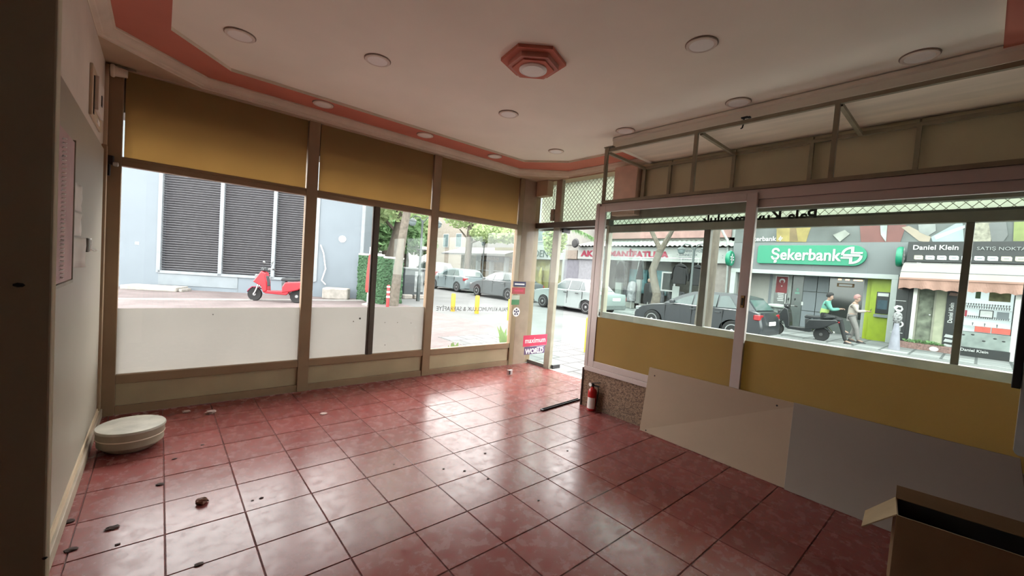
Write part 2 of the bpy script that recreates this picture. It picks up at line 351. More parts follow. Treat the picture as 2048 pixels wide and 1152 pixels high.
# ---- left shop front: three windows, each frame > pane, film, blind, lower panel
YW = 4.678
M_SPAN = mat('tan_lower_panel', (0.43,0.35,0.22), .5, var=.08, scale=3)
edges = [(-.254,1.135),(1.243,2.604),(2.714,4.079)]
posts = [(-.36,-.254),(1.135,1.243),(2.604,2.714),(4.079,4.165)]
wlab = ['large left window with frosted lower part, nearest the left wall', 'middle shop window with frosted lower part and a dark upright', 'clear shop window with mirrored lettering beside the glass door']
for k, (x0, x1) in enumerate(edges):
    w = struct('window_%d' % (k+1), wlab[k], 'window', (x0, YW, 0))
    MB().box(posts[k][0],posts[k][1],YW-.012,YW+.06,0,2.845).build('post', M_TAN, w, bevel=.004)
    if k == 2: MB().box(posts[3][0],posts[3][1],YW-.012,YW+.06,0,2.845).build('post', M_TAN, w, bevel=.004)
    MB().box(x0,x1,YW-.008,YW+.055,2.075,2.125).build('transom_rail', M_TAN, w, bevel=.004)
    MB().box(x0,x1,YW-.004,YW+.05,2.125,2.15).build('transom_bead', M_TAN, w, bevel=.003)
    MB().box(x0,x1,YW-.008,YW+.055,.265,.343).build('sill_rail', M_TAN, w, bevel=.004)
    MB().box(x0,x1,YW+.012,YW+.05,.075,.265).build('lower_panel', M_SPAN, w, bevel=.004)
    MB().box(x0,x1,YW-.004,YW+.055,0,.075).build('bottom_rail', M_TAN, w, bevel=.004)
    MB().box(x0-.004,x1+.004,YW+.02,YW+.027,.335,2.085).build('pane', M_GLASS, w)
    MB().box(x0-.004,x1+.004,YW+.03,YW+.036,2.14,2.85).build('transom_pane', M_GLASS, w)
    MB().box(x0+.012,x1-.010,YW+.008,YW+.012,2.15,2.842).build('blind', M_BLIND, w)
    if k < 2: MB().box(x0,x1,YW+.0285,YW+.0300,.343,.90).build('frosted_film', M_FROST, w)
    if k == 1:
        for (qx,qy,s) in ((720,637,.012),(707,643,.008),(708,712,.008),(770,645,.006),(795,645,.006),(822,646,.006),(770,690,.007),(835,710,.012)):
            p = atY(qx, qy, YW+.019); MB().lathe([(s,0),(0,-.001)], (p.x, YW+.0195, p.z), 8, 'y').build('dirt_spot', M_DARK, w)
    if k == 0:
        p = atY(426, 629, YW+.019); MB().lathe([(.006,0),(0,-.001)], (p.x, YW+.0195, p.z), 8, 'y').build('dirt_spot', M_DARK, w)
    if k == 2:
        M_LET = mat('dark_grey_vinyl', (0.16,0.15,0.15), .6)
        text('lettering', 'PALA KUYUMCULUK & SARRAFİYE', .082, M_LET, w, frame((3.41,YW+.0295,.862),(-1,0,.02),(0.02,0,1)), sx=.985, ext=.0004)
# frame post standing just outside the middle window
op = MB().box(1.855,1.935,YW-.006,YW+.018,.343,2.075).box(1.875,1.915,YW-.016,YW-.006,.343,2.075).build('window_post', mat('dark_brown_mullion', (0.09,0.07,0.055), .5)); tag(op, 'dark brown upright dividing the middle window', 'post', kind='structure')
# outside shutter housing across the top of the left windows
sh = MB().box(-.5,4.6,YW+.10,YW+.40,2.53,2.98).build('shutter_housing', M_DARK); tag(sh, 'dark shutter housing outside above the left windows', 'shutter housing', kind='structure')
# blind roller bracket and latch in the left top corner
rb = thing('roller_bracket', 'small grey blind roller bracket in the left top corner', 'bracket', (-.30,4.64,2.80))
MB().lathe([(.045,0),(.05,.008),(.05,.02),(.04,.028),(.03,.10)], (-.33,4.62,2.80), 16, 'x').build('roller_end', M_CORN, rb, smooth=True)
MB().box(-.30,-.18,4.61,4.63,2.835,2.845).box(-.29,-.27,4.60,4.64,2.80,2.845).build('bracket_plate', M_STEEL, rb, bevel=.002)
la = thing('window_latch', 'black window latch at the left end of the rail', 'latch', (-.33,4.62,2.09))
MB().cbox((-.325,4.625,2.10),(.06,.05,.07),b=.008).build('latch_body', M_BLACK, la)
MB().lathe([(.014,0),(.018,.01),(.018,.03),(.008,.034)], (-.30,4.60,2.07), 12, 'x').build('latch_knob', M_CHROME, la, smooth=True)
MB().cbox((-.332,4.625,2.02),(.035,.03,.09),b=.006).build('latch_arm', M_BLACK, la)
# ---- corner column, sidelight and door
colm = sbox('wall_column', 'slim brown corner column between the windows and the door', 'column', mat('brown_column_paint', (0.36,0.25,0.19), .7), 4.166,4.43,YW-.01,4.80,-.1,2.85, bevel=.005)
MB().box(4.40,4.53,4.42,4.66,2.62,2.85).build('corner_box', M_SOFF, colm, bevel=.006)
sl = struct('window_4', 'narrow glass sidelight between the corner column and the door post', 'window', (4.52,4.5,0))
MB().box(4.517,4.525,4.32,4.80,.05,2.13).build('pane', M_GLASS3, sl)
MB().box(4.49,4.55,4.32,4.80,0,.05).build('bottom_rail', M_DARK, sl, bevel=.004)
MB().box(4.517,4.525,4.32,4.80,2.22,2.85).build('transom_pane', M_GLASS2, sl)
MB().box(4.43,4.545,4.69,4.80,0,2.85).build('side_post', M_TAN, sl, bevel=.004)
M_JAMB = mat('grey_brown_jamb', (0.40,0.34,0.27), .45, .1)
dj = struct('door_frame', 'grey brown door post and overhead beam of the entrance', 'door frame', (4.52,4.2,0))
MB().box(4.49,4.56,4.205,4.32,0,2.85).build('post', M_JAMB, dj, bevel=.005)
MB().box(4.47,4.58,3.30,4.80,2.135,2.22).build('beam', M_DARK, dj, bevel=.005)
MB().box(4.517,4.525,2.86,4.205,2.22,2.85).build('transom_pane', M_GLASS2, dj)
MB().box(4.50,4.60,3.345,4.205,-.10,.004).build('threshold', mat('pale_threshold_stone', (0.55,0.50,0.46), .6), dj)
MB().tube([(4.50,4.36,2.72),(4.50,4.37,2.5),(4.495,4.36,2.42)], .004, 6).build('hanging_wire', M_DARK, dj)
MB().box(4.47,4.51,4.33,4.39,2.24,2.42).build('sensor_box', M_JAMB, dj, bevel=.006)
# glass door, standing open inwards
gd = struct('door_1', 'frameless glass door standing open inwards with card stickers', 'door', (4.52,4.175,0))
lp = MB().box(3.622,4.69,4.170,4.180,.012,2.118).build('glass_leaf', M_GLASS3, gd)
MB().cbox((4.615,4.175,.035),(.16,.034,.055),b=.004).build('floor_pivot', M_BLACK, gd)
MB().cbox((4.615,4.175,2.10),(.16,.034,.06),b=.004).build('top_pivot', M_BLACK, gd)
MB().cbox((3.69,4.175,.05),(.075,.036,.07),b=.004).build('floor_lock', M_CHROME, gd)
MB().cbox((3.672,4.154,.05),(.02,.006,.05)).build('lock_cover', M_BLACK, gd)
def sticker(x0, x1, z0, z1, m, nm='sticker', round_=False):
    y = 4.1685
    mb = MB()
    if round_: mb.lathe([((x1-x0)/2,0),((x1-x0)/2,.001)], ((x0+x1)/2,y,(z0+z1)/2), 20, 'y')
    else: mb.box(x0,x1,y,y+.001,z0,z1)
    return mb.build(nm, m, gd)
def stxt(s, x, z, size, m, par, **k): return text('lettering', s, size, m, par, frame((x,4.1680,z),(1,0,0),(0,0,1)), ext=.0003, **k)
M_MAX = mat('crimson_sticker', (0.62,0.035,0.10), .5, var=.04); M_WORLD = mat('purple_sticker', (0.12,0.07,0.17), .5, var=.05); M_PRN = mat('white_print', (0.9,0.88,0.88), .6, var=.02)
s1 = sticker(3.894,4.372,.388,.548,M_MAX); stxt('maximum', 4.135, .468, .105, M_PRN, s1, bold=.001)
s2 = sticker(3.925,4.335,.272,.384,M_WORLD); stxt('WORLD', 4.13, .313, .098, M_PRN, s2, bold=.004); MB().box(4.17,4.31,4.1678,4.1684,.358,.370).build('small_print', M_PRN, s2)
M_NAVY = mat('navy_print', (0.035,0.035,0.10), .6)
s3 = sticker(3.635,3.865,1.235,1.305, M_NAVY); MB().box(3.66,3.84,4.1678,4.1684,1.26,1.278).build('small_print', M_PRN, s3)
s4 = sticker(3.62,3.860,1.135,1.222, mat('red_sticker', (0.42,0.04,0.05), .5)); MB().box(3.66,3.82,4.1678,4.1684,1.17,1.187).build('small_print', M_MAX, s4)
s5 = sticker(3.625,3.765,.985,1.115, mat('green_sticker', (0.05,0.22,0.08), .5)); MB().box(3.625,3.765,4.1678,4.1684,1.055,1.115).build('ball_print', mat('pale_print', (0.5,0.55,0.45), .6), s5)
s6 = sticker(3.66,3.79,.82,.95, M_PRN, round_=True)
mb = MB()
for k in range(5): a = 2*PI*k/5+.3; mb.lathe([(.016,0),(.016,.0006)], (3.725+.035*math.cos(a),4.1676,.885+.035*math.sin(a)), 5, 'y')
mb.lathe([(.017,0),(.017,.0006)], (3.725,4.1676,.885), 5, 'y'); mb.build('ball_print', M_NAVY, s6)

# ---- display window on the right: granite plinth, glazing, tracks, sliding leaves
def granite():
    m = bpy.data.materials.new('brown_granite'); nt, out = nodes(m); N = nt.nodes.new; L = nt.links.new
    b = N('ShaderNodeBsdfPrincipled'); L(b.outputs[0], out.inputs[0]); tc = N('ShaderNodeTexCoord')
    v = N('ShaderNodeTexVoronoi'); v.inputs['Scale'].default_value = 95; L(tc.outputs['Object'], v.inputs['Vector'])
    r = N('ShaderNodeValToRGB'); L(v.outputs['Color'], r.inputs[0]); e = r.color_ramp.elements
    e[0].position = .15; e[0].color = (.10,.06,.04,1); e[1].position = .85; e[1].color = (.34,.23,.155,1); x = e.new(.5); x.color = (.24,.155,.10,1)
    L(r.outputs[0], b.inputs['Base Color']); b.inputs['Roughness'].default_value = .35
    return m
M_GRAN = granite()
XV = 3.637
pl = sbox('wall_plinth', 'low speckled brown granite wall under the sliding windows', 'wall', M_GRAN, XV,4.56,-.92,2.86,-.1,.405, bevel=.004)
MB().box(XV-.012,XV+.10,2.862,2.876,0,.425).build('edge_trim', mat('dark_edge_trim', (0.10,0.06,0.05), .5), pl)
t1 = sbox('trim_1', 'pinkish aluminium bottom track of the sliding windows', 'track', M_ALU, XV-.03,XV+.075,-.92,2.84,.406,.455, bevel=.003)
t2 = sbox('trim_2', 'pinkish aluminium top track of the sliding windows', 'track', M_ALU, XV+.0,XV+.075,-.92,2.84,2.165,2.245, bevel=.003)
t3 = sbox('trim_3', 'pinkish aluminium end post of the sliding windows', 'post', M_ALU, XV-.03,XV+.075,2.80,2.845,.456,2.245, bevel=.003)
def leaf(lab, y0, y1, x, z0, z1, handle):
    w = thing('sliding_window', lab, 'window', (x, y0, z0), kind='structure')
    s = .078
    MB().box(x,x+.03,y1-s,y1,z0,z1).build('stile', M_ALU, w, bevel=.003)
    MB().box(x,x+.03,y0,y0+s,z0,z1).build('stile', M_ALU, w, bevel=.003)
    MB().box(x,x+.03,y0+s,y1-s,z0,z0+.07).build('bottom_rail', M_ALU, w, bevel=.003)
    MB().box(x,x+.03,y0+s,y1-s,z1-.065,z1).build('top_rail', M_ALU, w, bevel=.003)
    MB().box(x+.012,x+.018,y0+s-.005,y1-s+.005,z0+.065,z1-.06).build('pane', M_GLASS2, w)
    MB().box(x+.009,x+.0108,y0+s,y1-s,z0+.07,1.012).build('mustard_film', M_TANFILM, w)
    if handle:
        h = MB().cbox((x-.004,y0+.036,1.33),(.008,.03,.10),b=.004).build('handle', mat('brass_handle', (0.35,0.22,0.09), .4, .6), w)
        MB().cbox((x-.009,y0+.036,1.33),(.006,.014,.06),b=.002).build('thumb_recess', M_BLACK, h)
leaf('left sliding window leaf with brass handle and mustard film below', 1.245, 2.80, XV-.028, .457, 2.215, True)
leaf('right sliding window leaf with mustard film, above the grey board', -.75, 1.332, XV+.012, .457, 2.163, False)
sp = sbox('display_end_pane', 'glass end pane of the display window beside the door', 'window', M_GLASS4, XV+.08,4.48,2.822,2.830,.44,2.24)
fl = sbox('display_shelf', 'grey board floor inside the display window', 'shelf', mat('grey_board', (0.45,0.43,0.38), .7), XV+.08,4.50,-.92,2.82,.406,.425)
#dt = sbox('display_top', 'grey green board closing the top of the display window', 'board', mat('grey_green_board', (0.42,0.43,0.38), .7), XV+.076,4.46,-.92,2.84,2.25,2.264)
w5 = struct('window_5', 'street side glazing of the display window with dark uprights', 'window', (4.53,0,.4))
M_RAILG = mat('grey_olive_rail', (0.27,0.26,0.215), .5)
M_SILL = mat('grey_green_sill', (0.46,0.45,0.40), .6)
MB().box(4.50,4.57,-.92,3.30,.406,.91).build('lower_panel', M_SILL, w5)
MB().box(4.485,4.57,-.92,3.30,.91,.985).build('bottom_rail', M_SILL, w5, bevel=.003)
MB().box(4.50,4.56,-.92,3.30,2.045,2.125).build('middle_rail', M_RAILG, w5, bevel=.003)
MB().box(4.49,4.56,-.92,3.30,2.21,2.33).build('top_rail', M_RAILG, w5, bevel=.003)
for y, w_ in ((2.015,.035),(.105,.022)): MB().box(4.50,4.56,y-w_,y+w_,.985,2.045).build('upright', M_DARK, w5, bevel=.003)
for a, b in ((2.05,3.30),(.127,1.98),(-.92,.083)): MB().box(4.527,4.533,a,b,.985,2.045).build('pane', M_GLASS2, w5)
MB().box(4.527,4.533,-.92,3.30,2.125,2.21).build('strip_pane', M_GLASS2, w5)
MB().box(4.50,4.57,2.862,3.30,-.1,.405).build('lower_panel', M_SILL, w5)
MB().box(4.49,4.575,3.30,3.345,-.1,2.135).build('end_post', M_JAMB, w5, bevel=.004)
text('lettering', 'Pala Kuyumculuk', .155, mat('black_vinyl', (0.05,0.05,0.045), .6), w5, frame((4.535,1.57,2.148),(0,1,0),(0,0,1)), bold=.004, ext=.0004, sx=.98)
pk = sbox('wall_pink_block', 'pink painted block above the entrance beside the steel frame', 'wall', mat('pink_paint', (0.64,0.45,0.36), .8), 4.36,4.49,2.862,3.19,2.24,2.85, bevel=.004)
M_UP = mat('olive_beige_sheet', (0.50,0.43,0.29), .7, var=.08, scale=2)
ww = struct('wall_over_display', 'olive beige sheets lining the wall above the display window', 'wall', (4.44,0,2.3))
for a, b in ((2.46,2.855),(1.77,2.46),(1.11,1.77),(.425,1.11),(-.30,.425),(-.92,-.30)):
    MB().box(4.44,4.48,a+.006,b-.006,2.33,ZS-.002).build('sheet', M_UP, ww, bevel=.003)
MB().box(4.46,4.49,-.92,2.86,2.33,ZS-.001).build('backing', M_STEEL, ww)

# ---- roller grille behind the transom
rs = thing('roller_shutter', 'pale roller grille with diamond mesh above the entrance and display window', 'shutter', (4.68,2,2.1))
M_CURT = film('pale_shutter_film', (0.75,0.77,0.70), (0.78,0.80,0.72), .55)
MB().box(4.682,4.686,-.92,4.80,2.17,2.84).build('curtain', M_CURT, rs)
mb = MB(); H0, H1, P = 2.17, 2.84, .068; n = 0
y = -1.6
while y < 4.8:
    for sg in (1, -1):
        ya, yb = (y, y+.67*.95) if sg > 0 else (y+.67*.95, y)
        za, zb = H0, H1
        lo_, hi_ = -.92, 4.80
        if max(ya, yb) < lo_ or min(ya, yb) > hi_: continue
        def clip(yv): return min(max(yv, lo_), hi_)
        f = lambda yv: za+(zb-za)*(yv-ya)/(yb-ya)
        A, B = clip(ya), clip(yb)
        mb.bar((4.678,A,f(A)),(4.678,B,f(B)),.004,.006,(1,0,0))
    y += P
o = mb.build('diamond_mesh', mat('shutter_wire', (0.36,0.35,0.28), .5), rs, fix=False); o['kind'] = 'stuff'
MB().box(4.66,4.70,-.92,4.80,2.12,2.17).build('bottom_bar', M_DARK, rs, bevel=.004)

# ---- steel frame over the display window
sf = thing('steel_frame', 'open olive steel tube frame standing on the sliding window track', 'frame', (XV,1,2.25))
q = .03
def rail(nm, a, b, w=q): MB().bar(a, b, w, w).build(nm, M_STEEL, sf)
XF, XB = XV+.005, 4.405
rail('rail', (XF,-.9,2.815),(XF,2.80,2.815)); rail('rail', (XF,-.9,2.262),(XF,2.80,2.262)); rail('rail', (XB,-.9,2.795),(XB,2.80,2.795)); rail('rail', (XB,-.9,2.345),(XB,2.80,2.345))
for y in (2.785,1.805,.787,-.25): MB().bar((XF,y,2.277),(XF,y,2.80),q,q,(0,1,0)).build('post', M_STEEL, sf)
for y in (2.785,2.46,1.77,1.11,.425,-.30): MB().bar((XB,y,2.36),(XB,y,2.78),q,q,(0,1,0)).build('post', M_STEEL, sf)
for y in (2.785,1.77,.775,-.25): rail('cross_bar', (XF+.015,y,2.80),(XB-.015,y,2.79),.028)
rail('cross_bar', (XF+.015,2.785,2.262),(XB-.015,2.785,2.345),.028)
MB().prism([(2.80,2.84),(2.74,2.84),(2.765,2.74),(2.785,2.60),(2.80,2.60)], 'yz', XF-.022, XF-.017).build('gusset', M_STEEL, sf)
MB().box(XF-.03,XF+.02,2.70,2.81,2.843,2.852).build('fixing_plate', M_STEEL, sf)
hk = thing('ceiling_hook', 'small black hook screw hanging from the bulkhead above the steel frame', 'hook', (XV+.02,1.42,2.85))
MB().tube([(XV+.02,1.42,2.86),(XV+.018,1.422,2.80),(XV+.018,1.428,2.775),(XV+.01,1.435,2.77)], .006, 8).build('shank', M_BLACK, hk)
MB().box(XV+.005,XV+.035,1.39,1.44,2.853,2.862).build('plate', M_BLACK, hk)
MB().box(XV+.005,XV+.035,1.37,1.39,2.848,2.857).build('plate', M_BLACK, hk)

# ---- ceiling lights
M_RIM = mat('cream_light_rim', (0.74,0.64,0.56), .6); M_DIF = mat('opal_diffuser', (0.90,0.86,0.82), .4, var=.02); M_GAP = mat('dark_gap', (0.30,0.22,0.17), .8)
def downlight(x, y, z, lab, r=.085, grp='recessed ceiling lights'):
    t = thing('ceiling_light', lab, 'ceiling light', (x,y,z), group=grp)
    MB().lathe([(r+.012,.0),(r+.012,-.004),(r+.004,-.0045)], (x,y,z), 28).build('gap_ring', M_GAP, t)
    MB().lathe([(r+.006,.0),(r+.006,-.010),(r-.006,-.014),(r-.012,-.012),(r-.014,-.008)], (x,y,z), 28).build('rim', M_RIM, t, smooth=True)
    MB().lathe([(r-.012,.0),(r-.012,-.011),(r*.5,-.0135),(0,-.0145)], (x,y,z), 28).build('diffuser', M_DIF, t, smooth=True)
    return t
for x, y, z, lab in [
    (.387,3.543,ZF,'round ceiling light nearest the left wall'), (1.205,3.121,ZF,'round ceiling light between the hexagon rosette and the leftmost light'),
    (1.168,4.345,ZR,'round light in the red band above the left blind'), (2.28,4.345,ZR,'round light in the red band above the middle blind'),
    (3.305,4.345,ZR,'round light in the red band above the right blind, nearest the door'), (2.521,3.141,ZF,'bright round ceiling light directly beyond the hexagon rosette'),
    (3.674,3.59,ZF,'small round ceiling light nearest the entrance door'), (3.575,2.527,ZF,'round ceiling light beside the left end of the steel frame'),
    (3.56,1.44,ZF,'round ceiling light just above the black ceiling hook'), (2.555,1.288,ZF,'large round ceiling light right of the hexagon rosette'),
    (3.545,.378,ZF,'rightmost round ceiling light, cut into the bulkhead edge')]:
    downlight(x, y, z, lab)
hx = thing('ceiling_rosette', 'red hexagonal stepped rosette with a round white light in it', 'ceiling light', (1.99,2.235,ZF))
def hexring(name, r0, r1, z0, z1, m, rot=.35):
    mb = MB(); P0 = [(1.99+r0*math.cos(rot+k*PI/3), 2.235+r0*math.sin(rot+k*PI/3)) for k in range(6)]; P1 = [(1.99+r1*math.cos(rot+k*PI/3), 2.235+r1*math.sin(rot+k*PI/3)) for k in range(6)]
    for k in range(6):
        j = (k+1) % 6; a0, a1, b0, b1 = P0[k], P0[j], P1[k], P1[j]
        mb.add([a0+(z0,), a1+(z0,), a1+(z1,), a0+(z1,), b0+(z0,), b1+(z0,), b1+(z1,), b0+(z1,)], [(0,1,2,3),(3,2,6,7),(7,6,5,4)])
    return mb.build(name, m, hx)
hexring('outer_step', .235, .18, ZF, ZF-.022, M_RED); hexring('middle_step', .182, .125, ZF, ZF-.055, mat('rosette_pink', (0.60,0.27,0.22), .7)); hexring('inner_step', .15, .10, ZF, ZF-.066, M_RED)
MB().lathe([(.105,ZF-.02),(.105,ZF-.03),(0,ZF-.03)], (1.99,2.235,0), 6).build('inner_plate', M_RED, hx)
d = MB().lathe([(.098,ZF-.03),(.100,ZF-.072),(.086,ZF-.080),(.080,ZF-.076)], (1.99,2.235,0), 32).build('light_rim', M_DIF, hx, smooth=True)
MB().lathe([(.081,ZF-.07),(.079,ZF-.078),(0,ZF-.081)], (1.99,2.235,0), 32).build('diffuser', M_DIF, d, smooth=True)
# ================================================================== THINGS IN THE ROOM
# ---- left wall: pink notice board, papers, switch, meter box
XLW = -.3445
def wallY(px, py): return atX(px, py, XLW)
po = thing('notice_board', 'tall pink notice board on the left wall behind the pier', 'notice board', (XLW,2.7,1.6))
MB().box(XLW,XLW+.012,2.2,3.00,1.25,1.93).build('panel', mat('dusty_pink_board', (0.50,0.33,0.33), .7), po, bevel=.002)
MB().box(XLW,XLW+.016,3.00,3.015,1.24,1.94).build('edge_strip', M_STEEL, po)
MB().box(XLW,XLW+.016,2.2,3.015,1.232,1.247).build('edge_strip', M_STEEL, po)
mb = MB()
for k in range(34): z = 1.27+k*.0185; mb.tube([(XLW+.012,2.66,z),(XLW+.022,2.665,z+.003),(XLW+.024,2.675,z+.005),(XLW+.012,2.68,z+.008)], .0022, 5)
mb.build('spiral_binding', M_WHITE, po, fix=False)
M_PAP = mat('wall_paper_sheet', (0.72,0.69,0.66), .8, var=.06, scale=9)
for k, (z0, z1, lab) in enumerate(((1.60,1.74,'topmost pale paper sheet taped beside the pink board'),(1.47,1.59,'middle pale paper sheet taped beside the pink board'),(1.30,1.46,'lowest crumpled white paper sheet taped beside the pink board'))):
    y0, y1 = 3.03, 3.25-.01*k
    vs = []; nx, nz = 5, 4
    for a in range(nz+1):
        for b in range(nx+1): vs.append((XLW+.004+.012*abs(noise.noise((a*.9+k*7,b*.8,1.3))) + (.03*(b/nx)**3 if k == 2 else .008*(b/nx)**2), y0+(y1-y0)*b/nx, z0+(z1-z0)*a/nz))
    n = nx+1; fs = [(a*n+b, a*n+b+1, (a+1)*n+b+1, (a+1)*n+b) for a in range(nz) for b in range(nx)]
    o = MB().add(vs, fs).build('paper_sheet', M_PAP, smooth=True); tag(o, lab, 'paper', 'papers on the left wall')
    sd = o.modifiers.new('thick', 'SOLIDIFY'); sd.thickness = .001
sw = thing('wall_socket', 'dark wall socket box with two loose wire loops', 'socket', (XLW,3.62,1.42))
MB().cbox((XLW+.008,3.60,1.42),(.018,.07,.085),b=.006).build('box', mat('dark_socket', (0.10,0.09,0.07), .5), sw)
for y in (3.70,3.80):
    MB().tube([(XLW+.004,y+.02*math.cos(a)+.01*math.sin(2*a),1.42+.04*math.sin(a)) for a in [i*2*PI/14 for i in range(14)]]+[(XLW+.03,y+.03,1.385)], .005, 6).build('wire_loop', M_WHITE, sw, smooth=True)
mbx = thing('meter_box', 'small beige meter box high on the left wall with torn paint', 'box', (XLW,4.0,2.4))
MB().box(-.36,-.345,3.75,4.30,2.24,2.56).build('back_plate', M_SOFF, mbx, bevel=.004)
MB().box(-.345,-.325,3.86,4.16,2.30,2.52).build('cover', M_WALL, mbx, bevel=.005)
MB().box(-.325,-.321,3.99,4.03,2.36,2.43).build('slot', M_BLACK, mbx)
MB().box(-.346,-.341,3.80,3.83,2.26,2.50).build('crack', M_BLACK, mbx)
MB().box(-.346,-.341,4.02,4.14,2.25,2.28).build('tape', M_WHITE, mbx)
# ---- white drum stool
st = thing('drum_stool', 'round white drum stool with stained top by the left wall', 'stool', (-.12,3.885,0))
MB().lathe([(.0,.168),(.165,.168),(.186,.166),(.190,.160),(.190,.150),(.184,.146)], (-.12,3.885,0), 40).build('top', mat('stained_white_top', (0.46,0.43,0.36), .45, var=.22, scale=7), st, smooth=True)
MB().lathe([(.184,.148),(.184,.10),(.180,.092),(.180,.05),(.150,.02),(.120,.0)], (-.12,3.885,0), 40).build('drum', mat('cream_drum_side', (0.33,0.28,0.21), .6, var=.15, scale=8), st, smooth=True)
MB().lathe([(.1855,.098),(.1855,.103),(.182,.106)], (-.12,3.885,0), 40).build('band', M_CORN, st, smooth=True)
# ---- boards leaning against the plinth
def board(name, lab, fa, fb, ta, tb, m, th=.014):
    fa, fb, ta, tb = map(Vector, (fa, fb, ta, tb)); n = (fb-fa).cross(ta-fa).normalized()
    if n.x > 0: n = -n
    o = MB().add([fa,fb,tb,ta,fa-n*th,fb-n*th,tb-n*th,ta-n*th], [(0,1,2,3),(4,7,6,5),(0,4,5,1),(1,5,6,2),(2,6,7,3),(3,7,4,0)])
    return o, n
b1, n1 = board('', '', (3.548,2.066,.002),(3.495,.80,.002),(3.586,2.040,.618),(3.586,.80,.618), None)
r = thing('leaning_board', 'cream laminate board leaning on the granite plinth, screw holes in its corners', 'board', (3.55,1.4,0), group='boards leaning under the display window')
b1.build('panel', mat('cream_laminate', (0.45,0.335,0.24), .55, var=.05, scale=1.5), r, bevel=.002)
for px, py in ((1307,752),(1293,860),(1552,812)):
    p = atX(px, py, 3.55); t = p.z/.616
    MB().ball((3.522+.065*t-.0+ .026*(p.y-.8)/1.26*(1-t)-.012, p.y, p.z), (.004,.007,.007), 8, 6).build('screw_hole', M_BLACK, r)
b2, n2 = board('', '', (3.478,.838,.002),(3.455,-.30,.002),(3.568,.852,.626),(3.568,-.20,.626), None)
r2 = b2.build('leaning_board', mat('grey_laminate', (0.34,0.29,0.25), .6, var=.06, scale=1.2), bevel=.002)
tag(r2, 'grey board leaning right of the cream board, behind the cardboard box', 'board', 'boards leaning under the display window')
pp = thing('end_panel', 'pale grey panel with rounded corner at the right end of the windows', 'panel', (XV-.05,-.45,.62))
poly = [(-.172,.66),(-.178,.645),(-.19,.635),(-.80,.635),(-.80,2.0),(-.172,2.0)]
MB().prism(poly, 'yz', XV-.055, XV-.032).build('sheet', mat('pale_grey_sheet', (0.42,0.44,0.42), .5), pp, bevel=.002)
MB().box(XV-.06,XV-.03,-.171,-.138,1.0,1.62).build('rubber_strip', M_BLACK, pp, bevel=.003)
# ---- open cardboard box in the right foreground
M_CARD = mat('brown_cardboard', (0.235,0.14,0.072), .85, var=.1, scale=5); M_CARD2 = mat('cardboard_inner', (0.25,0.155,0.085), .85, var=.08, scale=4)
cb = thing('cardboard_box', 'open brown cardboard box with folded out flaps in the right corner', 'box', (2.84,0,0), rz=.0)
c0, c1 = Vector((2.70,.187,0)), Vector((2.755,-.25,0)); ux = (c1-c0).normalized(); vx = Vector((-ux.y, ux.x, 0)) ; vx = vx if vx.x > 0 else -vx
D, LN, Hh = .23, (c1-c0).length, .415
def bp(a, b, z): return c0+ux*a+vx*b+Vector((0,0,z))
def wallp(a0,b0,a1,b1,z0,z1,nm):
    A, B = bp(a0,b0,0), bp(a1,b1,0); t = (B-A).normalized(); nn = Vector((-t.y,t.x,0))*.003
    MB().add([A-nn+Vector((0,0,z0)),B-nn+Vector((0,0,z0)),B+nn+Vector((0,0,z0)),A+nn+Vector((0,0,z0)),A-nn+Vector((0,0,z1)),B-nn+Vector((0,0,z1)),B+nn+Vector((0,0,z1)),A+nn+Vector((0,0,z1))],
        [(0,3,2,1),(4,5,6,7),(0,1,5,4),(1,2,6,5),(2,3,7,6),(3,0,4,7)]).build(nm, M_CARD, cb)
wallp(0,0,LN,0,.006,Hh,'side'); wallp(0,D,LN,D,.006,Hh,'side'); wallp(0,0,0,D,.006,Hh,'side'); wallp(LN,0,LN,D,.006,Hh,'side')
MB().add([bp(0,0,.002),bp(LN,0,.002),bp(LN,D,.002),bp(0,D,.002),bp(0,0,.006),bp(LN,0,.006),bp(LN,D,.006),bp(0,D,.006)],[(0,3,2,1),(4,5,6,7),(0,1,5,4),(1,2,6,5),(2,3,7,6),(3,0,4,7)]).build('bottom', M_CARD, cb)
def flap(pts, nm, m):
    o = MB().add(pts, [(0,1,2,3)]).build(nm, m, cb); s_ = o.modifiers.new('thick','SOLIDIFY'); s_.thickness = .005; s_.offset = 0
flap([bp(0,D,Hh),bp(LN,D,Hh),bp(LN,D+.03,Hh+.055),bp(0,D+.03,Hh+.055)], 'flap', M_CARD2)
flap([bp(0,0.005,Hh),bp(0,D,Hh),bp(-.11,D-.02,Hh-.115),bp(-.12,.01,Hh-.12)], 'flap', mat('cardboard_light_flap', (0.38,0.275,0.165), .8))
flap([bp(LN,0,Hh),bp(LN,D,Hh),bp(LN+.1,D,Hh-.05),bp(LN+.1,0,Hh-.05)], 'flap', M_CARD2)
MB().add([bp(.01,D-.005,Hh-.16),bp(LN-.01,D-.005,Hh-.16),bp(LN-.01,D-.005,Hh-.002),bp(.01,D-.005,Hh-.002)],[(0,1,2,3)]).add([bp(.005,.01,Hh-.16),bp(.005,D-.01,Hh-.16),bp(.005,D-.01,Hh-.002),bp(.005,.01,Hh-.002)],[(0,1,2,3)]).build('interior_shade', M_BLACK, cb)  # black sheets below the rim, painting in the shade inside the open box
